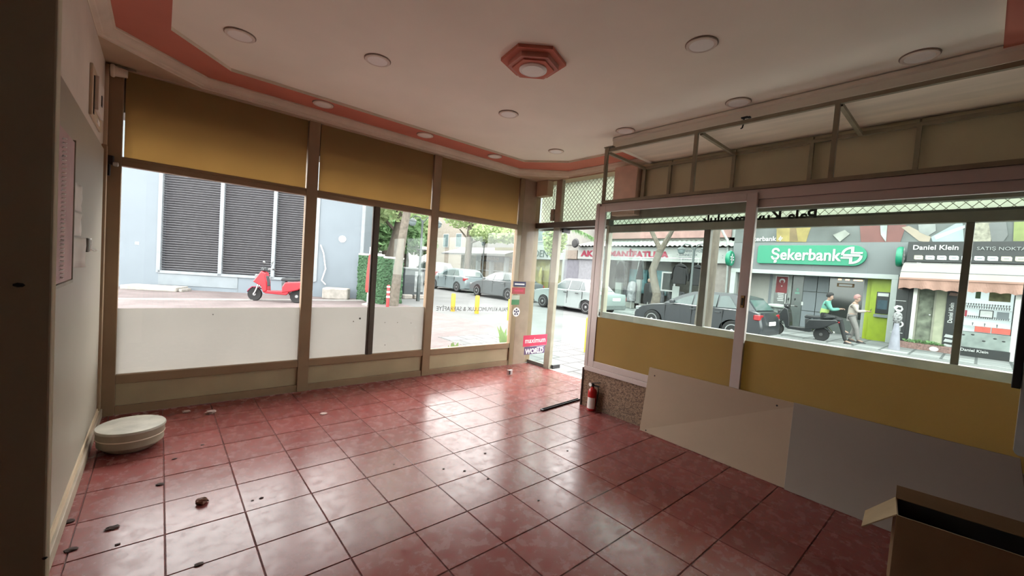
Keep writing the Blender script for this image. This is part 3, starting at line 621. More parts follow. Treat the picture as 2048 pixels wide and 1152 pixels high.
# ---- fire extinguisher
fe = thing('fire_extinguisher', 'small red fire extinguisher standing against the granite plinth', 'extinguisher', (3.575,2.675,0))
ex, ey = 3.575, 2.675; M_FE = mat('extinguisher_red', (0.42,0.012,0.014), .3, var=.05, coat=.4)
MB().lathe([(.038,0),(.046,.006),(.048,.02),(.048,.20),(.044,.222),(.032,.238),(.018,.246),(.016,.262)], (ex,ey,0), 24).build('cylinder', M_FE, fe, smooth=True)
lb = MB()
for k in range(9):
    a0 = 2.55+k*.22; a1 = a0+.22; R_ = .0487
    lb.add([(ex+R_*math.cos(a0),ey+R_*math.sin(a0),.03),(ex+R_*math.cos(a1),ey+R_*math.sin(a1),.03),(ex+R_*math.cos(a1),ey+R_*math.sin(a1),.15),(ex+R_*math.cos(a0),ey+R_*math.sin(a0),.15)],[(0,1,2,3)])
lb.build('label', M_WHITE, fe)
v = MB().lathe([(.014,.262),(.018,.268),(.018,.285),(.012,.292)], (ex,ey,0), 14).build('valve', M_BLACK, fe, smooth=True)
MB().bar((ex-.005,ey+.01,.296),(ex+.02,ey-.075,.318),.014,.008).bar((ex-.005,ey+.01,.284),(ex+.02,ey-.07,.276),.012,.007).build('lever', M_BLACK, v)
MB().lathe([(.020,0),(.020,.010),(.016,.012)], (ex-.024,ey+.02,.282), 16, 'x').build('gauge', M_WHITE, fe, smooth=True)
MB().tube([(ex,ey-.02,.275),(ex+.01,ey-.06,.27),(ex+.012,ey-.068,.22),(ex+.01,ey-.06,.12),(ex+.006,ey-.055,.06)], .006, 8).build('hose', M_BLACK, fe, smooth=True)
# ---- metal channel on the floor by the door
rd = thing('metal_channel', 'long dark metal channel lying on the floor by the entrance', 'channel', (3.4,2.95,0))
a, b = Vector((3.10,2.935,.004)), Vector((3.75,2.985,.004)); t = (b-a).normalized(); nn = Vector((-t.y,t.x,0))
MB().bar(a,b,.030,.004).build('web', M_CHROME, rd)
for s in (-1,1): MB().bar(a+nn*(.016*s)+Vector((0,0,.006)),b+nn*(.016*s)+Vector((0,0,.006)),.004,.016).build('flange', M_BLACK, rd)
MB().cbox(a+Vector((-.012,0,.004)),(.03,.04,.014),b=.004).build('end_cap', M_BLACK, rd)
# ---- rubbish on the floor
def lump(name, lab, px, py, s, m, h=.5, seed=0, group=None):
    p = atZ(px, py, .004); mb = MB().ball((0,0,0), 1, 9, 6)
    vs = []
    for x, y, z in mb.v:
        k = 1+.55*noise.noise((x*1.9+seed, y*1.9, z*1.9)); vs.append((p.x+x*s*k, p.y+y*s*.7*k, max(.001, .001+s*h*(z*k+.75))))
    mb.v = vs; o = mb.build(name, m); return tag(o, lab, 'rubbish', group)
M_CRUM = mat('crumpled_paper', (0.55,0.40,0.36), .8, var=.25, scale=30); M_LEAF = mat('dry_brown_scrap', (0.055,0.03,0.025), .8)
lump('crumpled_wrapper', 'crumpled brown wrapper lying in the middle of the left floor', 402, 1006, .035, mat('brown_wrapper', (0.20,0.09,0.06), .7, var=.4, scale=30), .5, 3)
lump('paper_scrap', 'pale crumpled scrap at the foot of the left window panel', 421, 826, .042, M_CRUM, .4, 11, 'pale scraps by the left window')
lump('paper_scrap', 'smaller faded scrap at the window foot, next to the drum stool', 372, 824, .030, M_CRUM, .35, 21, 'pale scraps by the left window')
lump('paper_scrap', 'flat pale scrap below the post of the middle window', 647, 827, .034, M_CRUM, .15, 31, 'pale scraps by the left window')
SCR = [(225,1055,.028,'curled dark leaf scrap on the floor two tiles from the drum stool'),(137,1042,.026,'dark scrap at the foot of the brown pier, upper of two'),(142,1099,.024,'dark scrap at the foot of the brown pier, lower of two'),
    (235,1088,.012,None),(398,1128,.018,'dark scrap at the bottom of the left floor below the wrapper'),(320,968,.022,'thin dark scrap on a tile joint between the stool and the wrapper'),(405,889,.012,None),(349,917,.014,None),(523,995,.012,None),(505,1000,.008,None),
    (929,941,.011,None),(887,937,.009,None),(970,906,.012,None),(976,957,.010,None),(1014,867,.008,None),(1135,901,.010,'dark scrap closest to the cream leaning board'),(935,776,.008,None),(972,778,.008,None),(788,928,.007,None),(1077,1000,.009,None)]
for k, (px, py, s, lab) in enumerate(SCR):
    lump('floor_scrap', lab or 'tiny dark speck of dirt on the red floor tiles', px, py, s, M_LEAF, .18, (k+1)*5.3, 'dark scraps on the floor')
# ================================================================== THE STREET
G = -0.10
TONE = 0.37
def paver(name, c1, c2, mort, bw, bh, mortar=.02, rough=.8):
    m = bpy.data.materials.new(name); nt, out = nodes(m); N = nt.nodes.new; L = nt.links.new
    b = N('ShaderNodeBsdfPrincipled'); L(b.outputs[0], out.inputs[0]); b.inputs['Roughness'].default_value = rough; b.inputs['Specular IOR Level'].default_value = .25
    g = N('ShaderNodeNewGeometry'); br = N('ShaderNodeTexBrick'); L(g.outputs['Position'], br.inputs['Vector'])
    br.inputs['Color1'].default_value = c1+(1,); br.inputs['Color2'].default_value = c2+(1,); br.inputs['Mortar'].default_value = mort+(1,)
    br.inputs['Scale'].default_value = 1; br.inputs['Brick Width'].default_value = bw; br.inputs['Row Height'].default_value = bh; br.inputs['Mortar Size'].default_value = mortar
    n = N('ShaderNodeTexNoise'); n.inputs['Scale'].default_value = .9; n.inputs['Detail'].default_value = 6; L(g.outputs['Position'], n.inputs['Vector'])
    mr = N('ShaderNodeMapRange'); L(n.outputs['Fac'], mr.inputs[0]); mr.inputs[1].default_value = .3; mr.inputs[2].default_value = .7; mr.inputs[3].default_value = .78; mr.inputs[4].default_value = 1.2
    hv = N('ShaderNodeHueSaturation'); L(br.outputs['Color'], hv.inputs['Color']); L(mr.outputs[0], hv.inputs['Value']); L(hv.outputs[0], b.inputs['Base Color'])
    return m
M_ASPH = mat('pale_asphalt', (0.24,0.25,0.25), .9, var=.18, scale=.7, bump=.1, bscale=60)
def ground(name, lab, m, *b): o = MB().box(*b).build(name, m); return tag(o, lab, 'ground', kind='structure')
ground('ground_street', 'pale grey asphalt street with parked cars', M_ASPH, -40,90,-40,110,-.4,G)
ground('ground_pavement_red', 'pavement of faded red pavers outside the left windows', paver('faded_red_pavers', (.105,.080,.080), (.125,.102,.102), (.095,.087,.084), .22, .11, .012), -30,6.9,4.76,21.5,-.3,G+.004)
ground('ground_pavement_near', 'pavement of grey slabs outside the entrance', paver('grey_slabs', (.10,.102,.102), (.155,.157,.155), (.06,.06,.06), .42, .42, .02), 4.58,7.1,-14,7.6,-.3,G+.008)
ground('ground_pavement_far', 'pavement of large pale slabs in front of the bank and shops', paver('pale_slabs', (.115,.122,.122), (.17,.175,.175), (.055,.06,.06), .62, .62, .03), 15.9,24,-14,40,-.3,G+.012)
kb = MB().box(-8,6.5,15.2,15.45,G,G+.03).build('kerb', mat('pale_kerb_stone', (0.55,0.54,0.52), .9, var=.15, scale=4)); tag(kb, 'pale broken kerb line in front of the grey building', 'kerb', kind='structure')

# ---- grey building with louvres (left)
A = Vector((6.02,16.0,0)); B = Vector((0.0,19.30,0)); U = (B-A).normalized(); NRM = Vector((-U.y,U.x,0)); NRM = NRM if NRM.y < 0 else -NRM
def onwall(px, py): d = ray(px, py); t = (A-EYE).dot(NRM)/d.dot(NRM); return EYE+d*t
def su(px, py): p = onwall(px, py); return (p-A).dot(U), p.z
gb = thing('louvre_building', 'pale blue grey building with dark ventilation louvres across the red pavement', 'building', (A.x,A.y,G))
ROTW = Matrix(((U.x,-NRM.x,0),(U.y,-NRM.y,0),(0,0,1)))   # local (along wall, into wall, up) -> world
def wb(mb, s0, s1, d0, d1, z0, z1):
    c = A+U*((s0+s1)/2)-NRM*((d0+d1)/2); c.z = (z0+z1)/2
    M3 = Matrix((( U.x,-NRM.x,0),(U.y,-NRM.y,0),(0,0,1))); return mb.cbox(c,(abs(s1-s0),abs(d1-d0),abs(z1-z0)),M3)
M_PB = mat('pale_blue_cladding', (0.295,0.36,0.415), .55, var=.05, scale=1); M_PB2 = mat('grey_blue_base', (0.36,0.42,0.46), .6, var=.12, scale=2); M_LV = mat('louvre_metal', (0.30,0.30,0.33), .5, .2)
sL, _ = su(318,500); sR, _ = su(634,480); sm1, _ = su(442,480); sm2, _ = su(548,480); zb = su(318,540)[1]; zt = 6.5
mb = MB(); wb(mb, sR, 0, 0, 5, G, zt); mb.build('wall_panel', M_PB, gb)
mb = MB(); wb(mb, sL, sL+14, 0, 5, G, zt); mb.build('wall_panel', M_PB, gb)
mb = MB(); wb(mb, sR, sL, .02, 5, G, zb-.08); mb.build('base_panel', M_PB, gb)
mb = MB(); wb(mb, sm1-.6, sL, .0, .02, G+.15, zb-.08); mb.build('worn_panel', M_PB2, gb)
mb = MB(); wb(mb, sR, sL, .35, 5, zb-.08, zt); mb.build('louvre_back', M_BLACK, gb)
for s in (su(475,560)[0], su(590,560)[0]):
    mb = MB(); wb(mb, s-.012, s+.012, .012, .03, G, zb-.08); mb.build('joint', M_PB2, gb)
for s in (sL, sm1, sm2, sR): mb = MB(); wb(mb, s-.06, s+.06, -.03, .1, zb-.08, zt); mb.build('louvre_frame', mat('louvre_frame_white', (0.44,0.49,0.53), .5), gb)
mb = MB(); wb(mb, sR, sL, -.03, .1, zb-.10, zb-.0); mb.build('louvre_frame', MATS['louvre_frame_white'], gb)
for a, b in ((sR,sm2),(sm2,sm1),(sm1,sL)):
    mb = MB(); z = zb+.05
    while z < 6.4:
        c = A+U*((a+b)/2)-NRM*.08; c.z = z
        T = Matrix.Rotation(math.radians(-38), 3, 'X'); M3 = Matrix(((U.x,-NRM.x,0),(U.y,-NRM.y,0),(0,0,1))) @ T
        mb.cbox(c, (b-a-.12,.075,.014), M3); z += .085
    o = mb.build('louvre_slats', M_LV, gb, fix=False); o['kind'] = 'stuff'
mb = MB(); wb(mb, -.02, .10, -.04, .1, G, zt); mb.build('corner_strip', MATS['louvre_frame_white'], gb)
s, z = su(685,478); c = A+U*s; mb = MB().lathe([(.13,0),(.13,.02),(.07,.021),(.065,.012)], (0,0,0), 20, 'y')
mb.v = [tuple(A+U*(s+v[0])+NRM*(v[1]+.0)+Vector((0,0,z+v[2]))) for v in mb.v]; mb.build('round_mark', M_WHITE, gb)
s, z = su(274,486); mb = MB(); wb(mb, s-.06, s+.05, -.01, .0, z-.05, z+.04); mb.build('white_scuff', M_WHITE, gb)
M_STONE = mat('rough_pale_stone', (0.60,0.57,0.52), .9, var=.2, scale=6, bump=.3, bscale=12)
p = onwall(345,578); ss = thing('stone_step', 'low rough stone step at the foot of the grey building', 'step', (p.x,p.y,G))
mb = MB(); wb(mb, su(385,570)[0], su(280,570)[0], -1.0, -.25, G, G+.16); mb.build('slab', M_STONE, ss, bevel=.03)
mb = MB(); wb(mb, su(385,570)[0]-.12, su(385,570)[0]-.01, -.9, -.3, G, G+.10); mb.build('block', M_STONE, ss, bevel=.02)
sb = MB(); wb(sb, .35, 1.25, -.75, -.2, G, G+.42); o = sb.build('stone_block', M_STONE, bevel=.05); tag(o, 'rough pale stone block at the right foot of the louvres', 'block')
ho = thing('white_hose', 'white cable hose looping down the grey wall behind the red scooter', 'hose', tuple(A+U*1.3))
q0 = A+U*su(640,540)[0]+NRM*.1
MB().tube([q0+Vector((0,0,1.9)), q0-U*.12+Vector((0,0,1.6)), q0-U*.22+Vector((0,0,1.0)), q0-U*.1+Vector((0,0,.55)), q0-U*.25+Vector((0,0,.40))], .022, 8).build('pipe', M_WHITE, ho, smooth=True)
# ---- faux hedge enclosure, parasol, bollards, waste bin, lamps
gx0 = atZ(704,600,G); 
he = thing('hedge_enclosure', 'green artificial hedge enclosure beside the grey building', 'enclosure', (6.3,15.2,G))
M_HEDGE = mat('artificial_hedge', (0.075,0.19,0.085), .9, var=.45, scale=18, bump=1.0, bscale=35)
def hedge_face(a, b, z0, z1, nm):
    a, b = Vector(a), Vector(b); t = (b-a); n = Vector((-t.y,t.x,0)).normalized()
    if n.dot(Vector((0,0,0))-a) < 0: n = -n
    mb = MB(); nx, nz = int(t.length/.05), int((z1-z0)/.05); r = random.Random(5)
    vs = [a+t*(i/nx)+Vector((0,0,z0+(z1-z0)*j/nz))+n*r.uniform(0,.06) for j in range(nz+1) for i in range(nx+1)]
    mb.add(vs, [(j*(nx+1)+i,j*(nx+1)+i+1,(j+1)*(nx+1)+i+1,(j+1)*(nx+1)+i) for j in range(nz) for i in range(nx)]); o = mb.build(nm, M_HEDGE, he, fix=False); s_ = o.modifiers.new('t','SOLIDIFY'); s_.thickness = .06; s_.offset = -1
P0, P1, P2 = Vector((5.80,15.75,0)), Vector((6.05,14.05,0)), Vector((6.95,14.35,0))
hedge_face(P0, P1, G, 1.62, 'hedge_panel'); hedge_face(P1, P2, G, 1.55, 'hedge_panel'); hedge_face(P2, Vector((6.75,15.9,0)), G, 1.55, 'hedge_panel')
MB().bar(P0+Vector((0,0,1.66)),P1+Vector((0,0,1.66)),.06,.06).build('top_rail', M_WHITE, he); MB().bar(P1+Vector((0,0,1.60)),P2+Vector((0,0,1.60)),.06,.06).build('top_rail', M_WHITE, he)
rp = thing('red_parasol', 'closed red parasol in front of the hedge enclosure', 'parasol', (5.42,13.75,G))
M_RC = mat('red_cloth', (0.62,0.10,0.09), .8, var=.15, scale=8)
MB().lathe([(.03,1.75),(.05,1.6),(.08,1.1),(.10,.55),(.07,.45)], (5.42,13.75,G), 10).build('canopy', M_RC, rp, smooth=True)
MB().tube([(5.42,13.75,G),(5.42,13.75,G+2.0)], .022, 8).build('pole', M_WHITE, rp); MB().lathe([(.18,0),(.18,.05),(.05,.09)], (5.42,13.75,G), 16).build('base', M_STONE, rp)
def bollard(x, y, h, lab, m, stripes=None, r=.05, grp=None):
    t = thing('bollard', lab, 'bollard', (x,y,G), group=grp)
    MB().lathe([(r,0),(r,h-.03),(r*.7,h),(0,h)], (x,y,G), 14).build('post', m, t, smooth=True)
    for a, b in (stripes or []): MB().lathe([(r+.004,a),(r+.004,b)], (x,y,G), 14).build('band', M_WHITE, t, smooth=True)
    return t
M_YEL = mat('yellow_paint', (0.86,0.52,0.02), .5, var=.05); M_YEL2 = mat('bright_yellow_paint', (0.85,0.74,0.02), .5, var=.05); M_RBOL = mat('red_plastic', (0.62,0.05,0.06), .5)
bollard(5.75,12.85,.78,'red bollard with white bands beside the leaning tree trunk', M_RBOL, [(.70,.74),(.52,.58),(.36,.42)])
bollard(7.69,11.9,.62,'leftmost orange yellow bollard on the street edge', M_YEL, r=.075, grp='yellow bollards along the street')
bollard(8.2,11.2,.62,'second orange yellow bollard, in front of the dark grey car', M_YEL, r=.075, grp='yellow bollards along the street')
bollard(8.26,9.55,.66,'pale yellow bollard partly behind the glass door edge', M_YEL2, r=.07, grp='yellow bollards along the street')
yb = bollard(6.60,5.14,.72,'bright yellow bollard with a black slot beside the doorway', M_YEL2, r=.075, grp='yellow bollards along the street')
MB().box(6.52,6.535,5.09,5.13,G+.45,G+.62).build('slot', M_BLACK, yb)
bollard(5.55,6.3,.34,'short grey post outside the right hand window', mat('grey_post', (0.34,0.34,0.34), .7), r=.06)
wbin = thing('waste_container', 'dark waste container with white sticker by the lamp post', 'container', (8.5,16.6,G))
MB().box(8.02,8.95,16.35,17.2,G+.12,1.18).build('body', mat('dark_bin_metal', (0.09,0.11,0.12), .5), wbin, bevel=.02)
MB().box(7.98,9.0,16.3,17.25,1.18,1.26).build('lid', mat('grey_bin_lid', (0.25,0.28,0.28), .5), wbin, bevel=.02)
MB().box(8.5,8.92,16.343,16.349,.2,1.1).build('poster', mat('bin_poster', (0.45,0.50,0.50), .6, var=.5, scale=4), wbin)
for x in (8.05,8.6): MB().cbox((x+.12,16.4,G+.09),(.45,.4,.2),b=.05).build('stone_foot', M_STONE, wbin)
def lamp(x, y, h, lab, arms):
    t = thing('street_lamp', lab, 'street lamp', (x,y,G))
    mp = mat('lamp_post_paint', (0.10,0.13,0.13), .5)
    MB().lathe([(.075,0),(.075,1.0),(.05,1.05),(.04,h),(.0,h+.02)], (x,y,G), 12).build('post', mp, t, smooth=True)
    for dx, dy in arms:
        a = MB().tube([(x,y,G+h-.15),(x+dx*.3,y+dy*.3,G+h+.12),(x+dx*.75,y+dy*.75,G+h+.16),(x+dx,y+dy,G+h+.05)], .022, 8).build('arm', mp, t, smooth=True)
        MB().lathe([(.02,.14),(.13,.08),(.18,0),(.17,-.01)], (x+dx,y+dy,G+h-.08), 16).build('lantern_hood', mp, a, smooth=True)
        MB().lathe([(.155,0),(.14,-.11),(.08,-.17),(0,-.18)], (x+dx,y+dy,G+h-.09), 16).build('lantern_glass', mat('lantern_glass', (0.30,0.38,0.39), .3), a, smooth=True)
lamp(8.15,15.3,3.35,'double armed street lamp beside the waste container',[(.55,-.3),(-.35,.2)])
lamp(17.0,8.1,3.05,'street lamp with flat head in front of the clothes shop',[(.1,.6),(-.05,-.5)])
lamp(16.8,22.6,3.4,'street lamp in front of the jeweller',[(.3,.5)])

# ---- vegetation
def leaves(name, clumps, m, parent, n, s, seed=1):
    r = random.Random(seed); mb = MB()
    for (cx,cy,cz,rx,ry,rz,wt) in clumps:
        for _ in range(int(n*wt)):
            while True:
                u = Vector((r.uniform(-1,1),r.uniform(-1,1),r.uniform(-1,1)))
                if .25 < u.length < 1: break
            c = Vector((cx+u.x*rx, cy+u.y*ry, cz+u.z*rz)); a = Vector((r.gauss(0,1),r.gauss(0,1),r.gauss(0,.6))).normalized(); b = a.cross(Vector((r.gauss(0,1),r.gauss(0,1),r.gauss(0,1)))).normalized()
            k = s*r.uniform(.6,1.3); a *= k; b *= k*.55
            mb.add([c-a, c+b, c+a, c-b], [(0,1,2,3)])
    o = mb.build(name, m, parent, fix=False); o['kind'] = 'stuff'; return o
def leafmat(name, c):
    return film(name, c, tuple(min(1,x*1.25) for x in c), .35, var=.3, scale=1.5)
L_DK = leafmat('dark_green_leaves', (0.15,0.25,0.12)); L_MD = leafmat('green_leaves', (0.21,0.29,0.14)); L_LT = leafmat('pale_green_leaves', (0.28,0.35,0.18))
M_BARK = mat('grey_brown_bark', (0.21,0.175,0.14), .95, var=.3, scale=9, bump=.6, bscale=20, stretch=(1,1,.3)); M_BARK2 = mat('pale_bark', (0.24,0.21,0.17), .95, var=.3, scale=8, bump=.5, bscale=18)
def tree(lab, base, trunk, branches, clumps, lm, bark, n=0, s=.16, name='street_tree', seed=1, grp=None):
    t = thing(name, lab, 'tree', base, group=grp)
    MB().tube([(a,b,c) for a,b,c,r in trunk], [r for *_,r in trunk], 10).build('trunk', bark, t, smooth=True)
    for br in branches: MB().tube([(a,b,c) for a,b,c,r in br], [r for *_,r in br], 7).build('branch', bark, t, smooth=True)
    if n: leaves('foliage', clumps, lm, t, n, s, seed)
    return t
# two trunks by the hedge enclosure
a = atZ(787,612,G)
tree('tall slanting grey tree trunk beside the red bollard', (a.x,a.y,G), [(a.x,a.y,G,.17),(a.x+.08,a.y,1.2,.15),(a.x+.22,a.y+.02,2.6,.14),(a.x+.42,a.y,4.2,.13),(a.x+.6,a.y,6.5,.11)], [[(a.x+.3,a.y,3.2,.06),(a.x-.2,a.y+.4,4.2,.045),(a.x-.6,a.y+.5,5.2,.03)],[(a.x+.35,a.y,3.6,.05),(a.x+.8,a.y+.5,4.6,.04)]], [(a.x+.5,a.y,6.4,1.9,1.9,1.3,1)], L_MD, M_BARK2, 1500, .14, seed=3)
a = Vector((9.0,20.2,G))
tree('leaning dark tree trunk behind the hedge enclosure', tuple(a), [(a.x-.2,a.y,G,.34),(a.x-.1,a.y,1.0,.28),(a.x+.15,a.y,2.2,.23),(a.x+.4,a.y,3.5,.20),(a.x+.4,a.y,5.0,.14)], [[(a.x+.3,a.y,3.0,.10),(a.x-.6,a.y+.5,4.0,.06)]], [(a.x,a.y,5.2,2.6,2.4,1.7,1),(a.x-1.2,a.y+.6,3.7,1.2,1.2,.7,.25)], L_LT, M_BARK, 2600, .15, seed=4)
k = 0
for (x,y,h,w,lm,lab) in ((12.5,29,6.4,3.4,L_DK,'dark leafy park tree behind the white car'), (8.6,33,7.5,3.8,L_MD,'broad green park tree beyond the waste container'), (16.4,33.5,6.5,3.2,L_MD,'park tree left of the cafe umbrella'), (11.0,42,9,4.8,L_DK,'tall dark park tree far behind the lamp post'), (5.0,36,8.5,4.2,L_DK,'tall dark park tree right behind the grey building'), (17.5,44,9,4.6,L_MD,'tall green tree at the far end of the street'), (22.0,50,9,5,L_DK,'far dark tree at the street end beyond the umbrella')):
    k += 1
    tree(lab, (x,y,G), [(x,y,G,.28),(x+.1,y,1.6,.22),(x-.1,y,3.2,.18),(x,y,h*.75,.1)], [[(x,y,2.4,.12),(x+1.2,y+.4,h*.6,.05)],[(x,y,2.7,.12),(x-1.3,y-.3,h*.62,.05)]],
        [(x,y,h*.72,w*.8,w*.8,h*.3,.6),(x-w*.4,y-.5,h*.5,w*.5,w*.5,h*.18,.25),(x+w*.45,y+.3,h*.52,w*.5,w*.5,h*.18,.25)], lm, M_BARK, 4200, .24, 'park_tree', 20+k, 'park trees')
a = atX(932,570,17.2)
tree('bushy ivy covered tree trunk in front of the jeweller canopy', (a.x,a.y,G), [(a.x,a.y,G,.26),(a.x,a.y,2.0,.26),(a.x+.05,a.y,3.6,.26),(a.x+.1,a.y,5.0,.2)], [[(a.x,a.y,3.2,.08),(a.x+.6,a.y-2.2,3.9,.05)],[(a.x,a.y,3.4,.08),(a.x+.2,a.y+1.6,4.3,.05)]], [(a.x+.4,a.y-2.2,4.0,1.2,2.3,.75,.6),(a.x+.2,a.y-4.2,3.7,.9,1.3,.5,.25),(a.x,a.y+.8,5.2,1.4,2.0,.9,.4)], L_LT, M_BARK, 3600, .13, seed=8)
# forked tree before the clothes shop, big trunk by the kerb
b0 = atX(1306,632,17.5); f = atX(1322,497,17.5); l = atX(1300,455,17.4); r_ = atX(1348,455,17.5); ll = atX(1290,425,17.3); rr = atX(1365,430,17.4)
tree('forked bare tree in front of the clothes shop', (b0.x,b0.y,G), [(b0.x,b0.y,G,.24),(b0.x,b0.y-.1,.8,.19),(f.x,f.y+.35,1.9,.17),(f.x,f.y,f.z,.16)], [[(f.x,f.y,f.z-.1,.12),(l.x,l.y,l.z,.09),(ll.x,ll.y,ll.z,.07)],[(f.x,f.y,f.z-.1,.13),(r_.x,r_.y,r_.z,.09),(rr.x,rr.y,rr.z,.07)]], [(17.4,8.6,4.6,.6,1.4,.5,1)], L_LT, M_BARK2, 420, .09, seed=9)
b0 = atX(1397,735,8.6); t0 = atX(1426,455,8.6); t1_ = atX(1438,380,8.6)
tree('stout rough tree trunk in front of the dark hatchback', (b0.x,b0.y,G), [(b0.x,b0.y+.02,G,.20),(b0.x,b0.y,.5,.17),((b0.x+t0.x)/2,(b0.y+t0.y)/2,(b0.z+t0.z)/2,.155),(t0.x,t0.y,t0.z,.15),(t1_.x,t1_.y,t1_.z+.6,.14)], [[(t0.x,t0.y,t0.z+.3,.06),(t0.x+.2,t0.y-.9,t0.z+1.2,.04)]], [(t1_.x,t1_.y,t1_.z+2.0,1.6,1.6,.9,1)], L_MD, M_BARK, 900, .12, seed=10)
# fir tree whose branch droops over the doorway
fr = thing('fir_tree', 'soft green conifer with a drooping branch above the white saloon', 'tree', (16.6,15.8,G)); MB().tube([(16.6,15.8,G),(16.6,15.8,6)],[.2,.08],9).build('trunk', M_BARK, fr, smooth=True)
tip = atX(1192,478,16.2); root = Vector((16.6,15.8,4.25))
br_ = MB().tube([root,root.lerp(tip,.5)+Vector((0,0,.12)),tip],[.05,.03,.01],7).build('branch', M_BARK, fr, smooth=True)
mb = MB(); r = random.Random(3)
for i in range(600):
    t = r.random(); c = root.lerp(tip, t)+Vector((0,0,.12*math.sin(PI*t))); d = Vector((r.uniform(-.5,.5),r.uniform(-.6,.2),r.uniform(-1,-.1))).normalized()*r.uniform(.15,.36); e = Vector((r.uniform(-1,1),r.uniform(-1,1),0)).normalized()*.026
    mb.add([c-e,c+d,c+e],[(0,1,2)])
o = mb.build('needles', L_DK, br_, fix=False, world=False); o['kind'] = 'stuff'
br_.parent = fr; o.data.transform(Matrix.Translation(-wloc(br_)))
leaves('foliage', [(16.6,15.8,3.6,.7,.7,1.3,.6),(16.6,15.6,5.2,.9,.9,1.2,.4)], L_LT, fr, 1500, .13, 12)
# weeds at the foot of the window
def weed(lab, px, py, Y, n, h, seed):
    p = atY(px, py, Y); r = random.Random(seed); t = thing('leafy_weed', lab, 'plant', (p.x,Y,G), group='weeds outside the window')
    for i in range(n):
        a = r.uniform(0,2*PI); l = h*r.uniform(.7,1.1); lean = r.uniform(.1,.5); d = Vector((math.cos(a),math.sin(a),0)); s = Vector((-d.y,d.x,0)); b = Vector((p.x,Y,G)); w = .035*r.uniform(.8,1.3)
        m_ = b+d*l*lean*.5+Vector((0,0,l*.75)); e = b+d*l*lean+Vector((0,0,l))
        MB().add([b-s*.006, b+s*.006, m_-s*w, m_+s*w, e], [(0,1,3,2),(2,3,4)]).build('leaf', L_WD, t, smooth=True)
L_WD = leafmat('weed_leaves', (0.16,0.24,0.10))
weed('broad leafed weed at the window sill below the mirrored lettering', 908, 690, 5.25, 8, .40, 3)
weed('thin grey green weed outside beside the door column', 1008, 668, 5.5, 10, .50, 5)
weed('small pale weed shadowed behind the frosted film corner', 838, 710, 5.2, 6, .42, 8)
# ================================================================== SHOPS ACROSS THE STREET
def yz(px, py, X): p = atX(px, py, X); return p.y, p.z
def fbox(px0, py0, px1, py1, X, dx, name, m, par, bevel=0, pad=0):
    """box on a facade plane x = X spanning two picture corners, dx deep away from the street"""
    y0, z0 = yz(px0, py0, X); y1, z1 = yz(px1, py1, X)
    return MB().box(X, X+dx, min(y0,y1)-pad, max(y0,y1)+pad, min(z0,z1)-pad, max(z0,z1)+pad).build(name, m, par, bevel=bevel)
def ftext(s, X, y, z, size, m, par, **k): return text('lettering', s, size, m, par, frame((X,y,z),(0,-1,0),(0,0,1)), ext=.012, **k)
SLAB = G+.012
# ---- bank
M_FAS = mat('bank_grey_fascia', (0.24,0.265,0.275), .5, var=.06, scale=1); M_PORT = mat('bank_white_portal', (0.62,0.68,0.66), .5, var=.04); M_CLAD = mat('bank_blue_grey_cladding', (0.26,0.30,0.33), .5, var=.06, scale=1)
M_GRN = mat('bank_green_sign', (0.012,0.36,0.20), .4, var=.04); M_SGNW = mat('sign_white', (0.90,0.92,0.91), .5, var=.02); M_LIME = mat('lime_panel', (0.50,0.64,0.03), .45, var=.05)
M_DGL = mat('dark_shop_glass', (0.055,0.062,0.058), .12, var=.25, scale=1.2, spec=.6); M_CREAM = mat('pale_plaster', (0.55,0.55,0.51), .8, var=.05)
bk = thing('bank_building', 'grey bank front with green name sign and white portal', 'building', (18.7,4.4,SLAB))
XB0, XB1 = 18.7, 19.7; YR, YL = 1.75, 7.20
MB().box(XB0,XB0+4,YR,YL,2.20,3.32).build('fascia', M_FAS, bk)
for y in (2.75,4.3,6.4): MB().box(XB0-.004,XB0,y-.008,y+.008,2.22,3.30).build('fascia_joint', M_CLAD, bk)
MB().box(XB0-.04,XB0+.25,YR,YL,2.06,2.22).build('portal_lintel', M_PORT, bk, bevel=.01)
MB().box(XB0-.04,XB0+.25,1.905,2.065,SLAB,2.06).build('portal_pillar', M_PORT, bk, bevel=.01)
MB().box(XB0-.04,XB0+.25,YL-.20,YL,SLAB,2.06).build('portal_pillar', M_PORT, bk, bevel=.01)
MB().box(XB0+.25,XB1+.3,YR,YL,2.20,2.30).build('portico_soffit', M_CREAM, bk)
MB().box(XB0+.25,XB1+.3,YL-.12,YL,SLAB,2.2).build('side_wall', M_CREAM, bk); MB().box(XB0+.25,XB1+.3,YR,YR+.10,SLAB,2.2).build('side_wall', M_CREAM, bk)
MB().box(XB1+.12,XB1+4,YR,YL,SLAB,2.2).build('back_wall', M_CREAM, bk)
# back wall elements, right to left
MB().box(XB1-.5,XB1+.05,1.90,2.75,SLAB,2.16).build('atm_kiosk', M_LIME, bk)
k_ = MB().box(XB1-.72,XB1-.5,1.95,2.60,SLAB,2.16).build('atm_side', mat('lime_dark_panel', (0.40,0.54,0.02), .45), bk)
atm = MB().box(XB1-.74,XB1-.715,2.10,2.44,.86,1.62).build('cash_machine', mat('atm_black', (0.03,0.035,0.04), .3), bk, bevel=.01)
MB().box(XB1-.752,XB1-.74,2.14,2.40,1.02,1.34).build('screen', mat('atm_screen', (0.10,0.16,0.20), .15), atm); MB().box(XB1-.752,XB1-.74,2.13,2.41,1.47,1.58).build('header', M_SGNW, atm)
MB().box(XB1-.80,XB1-.74,2.08,2.46,.74,.84).build('shelf', M_CLAD, atm)
MB().box(XB1-.10,XB1+.1,2.74,2.90,SLAB,2.2).build('window_jamb', M_PORT, bk)
wn = MB().box(XB1+.06,XB1+.1,2.90,3.95,.56,2.2).build('window', M_DGL, bk)
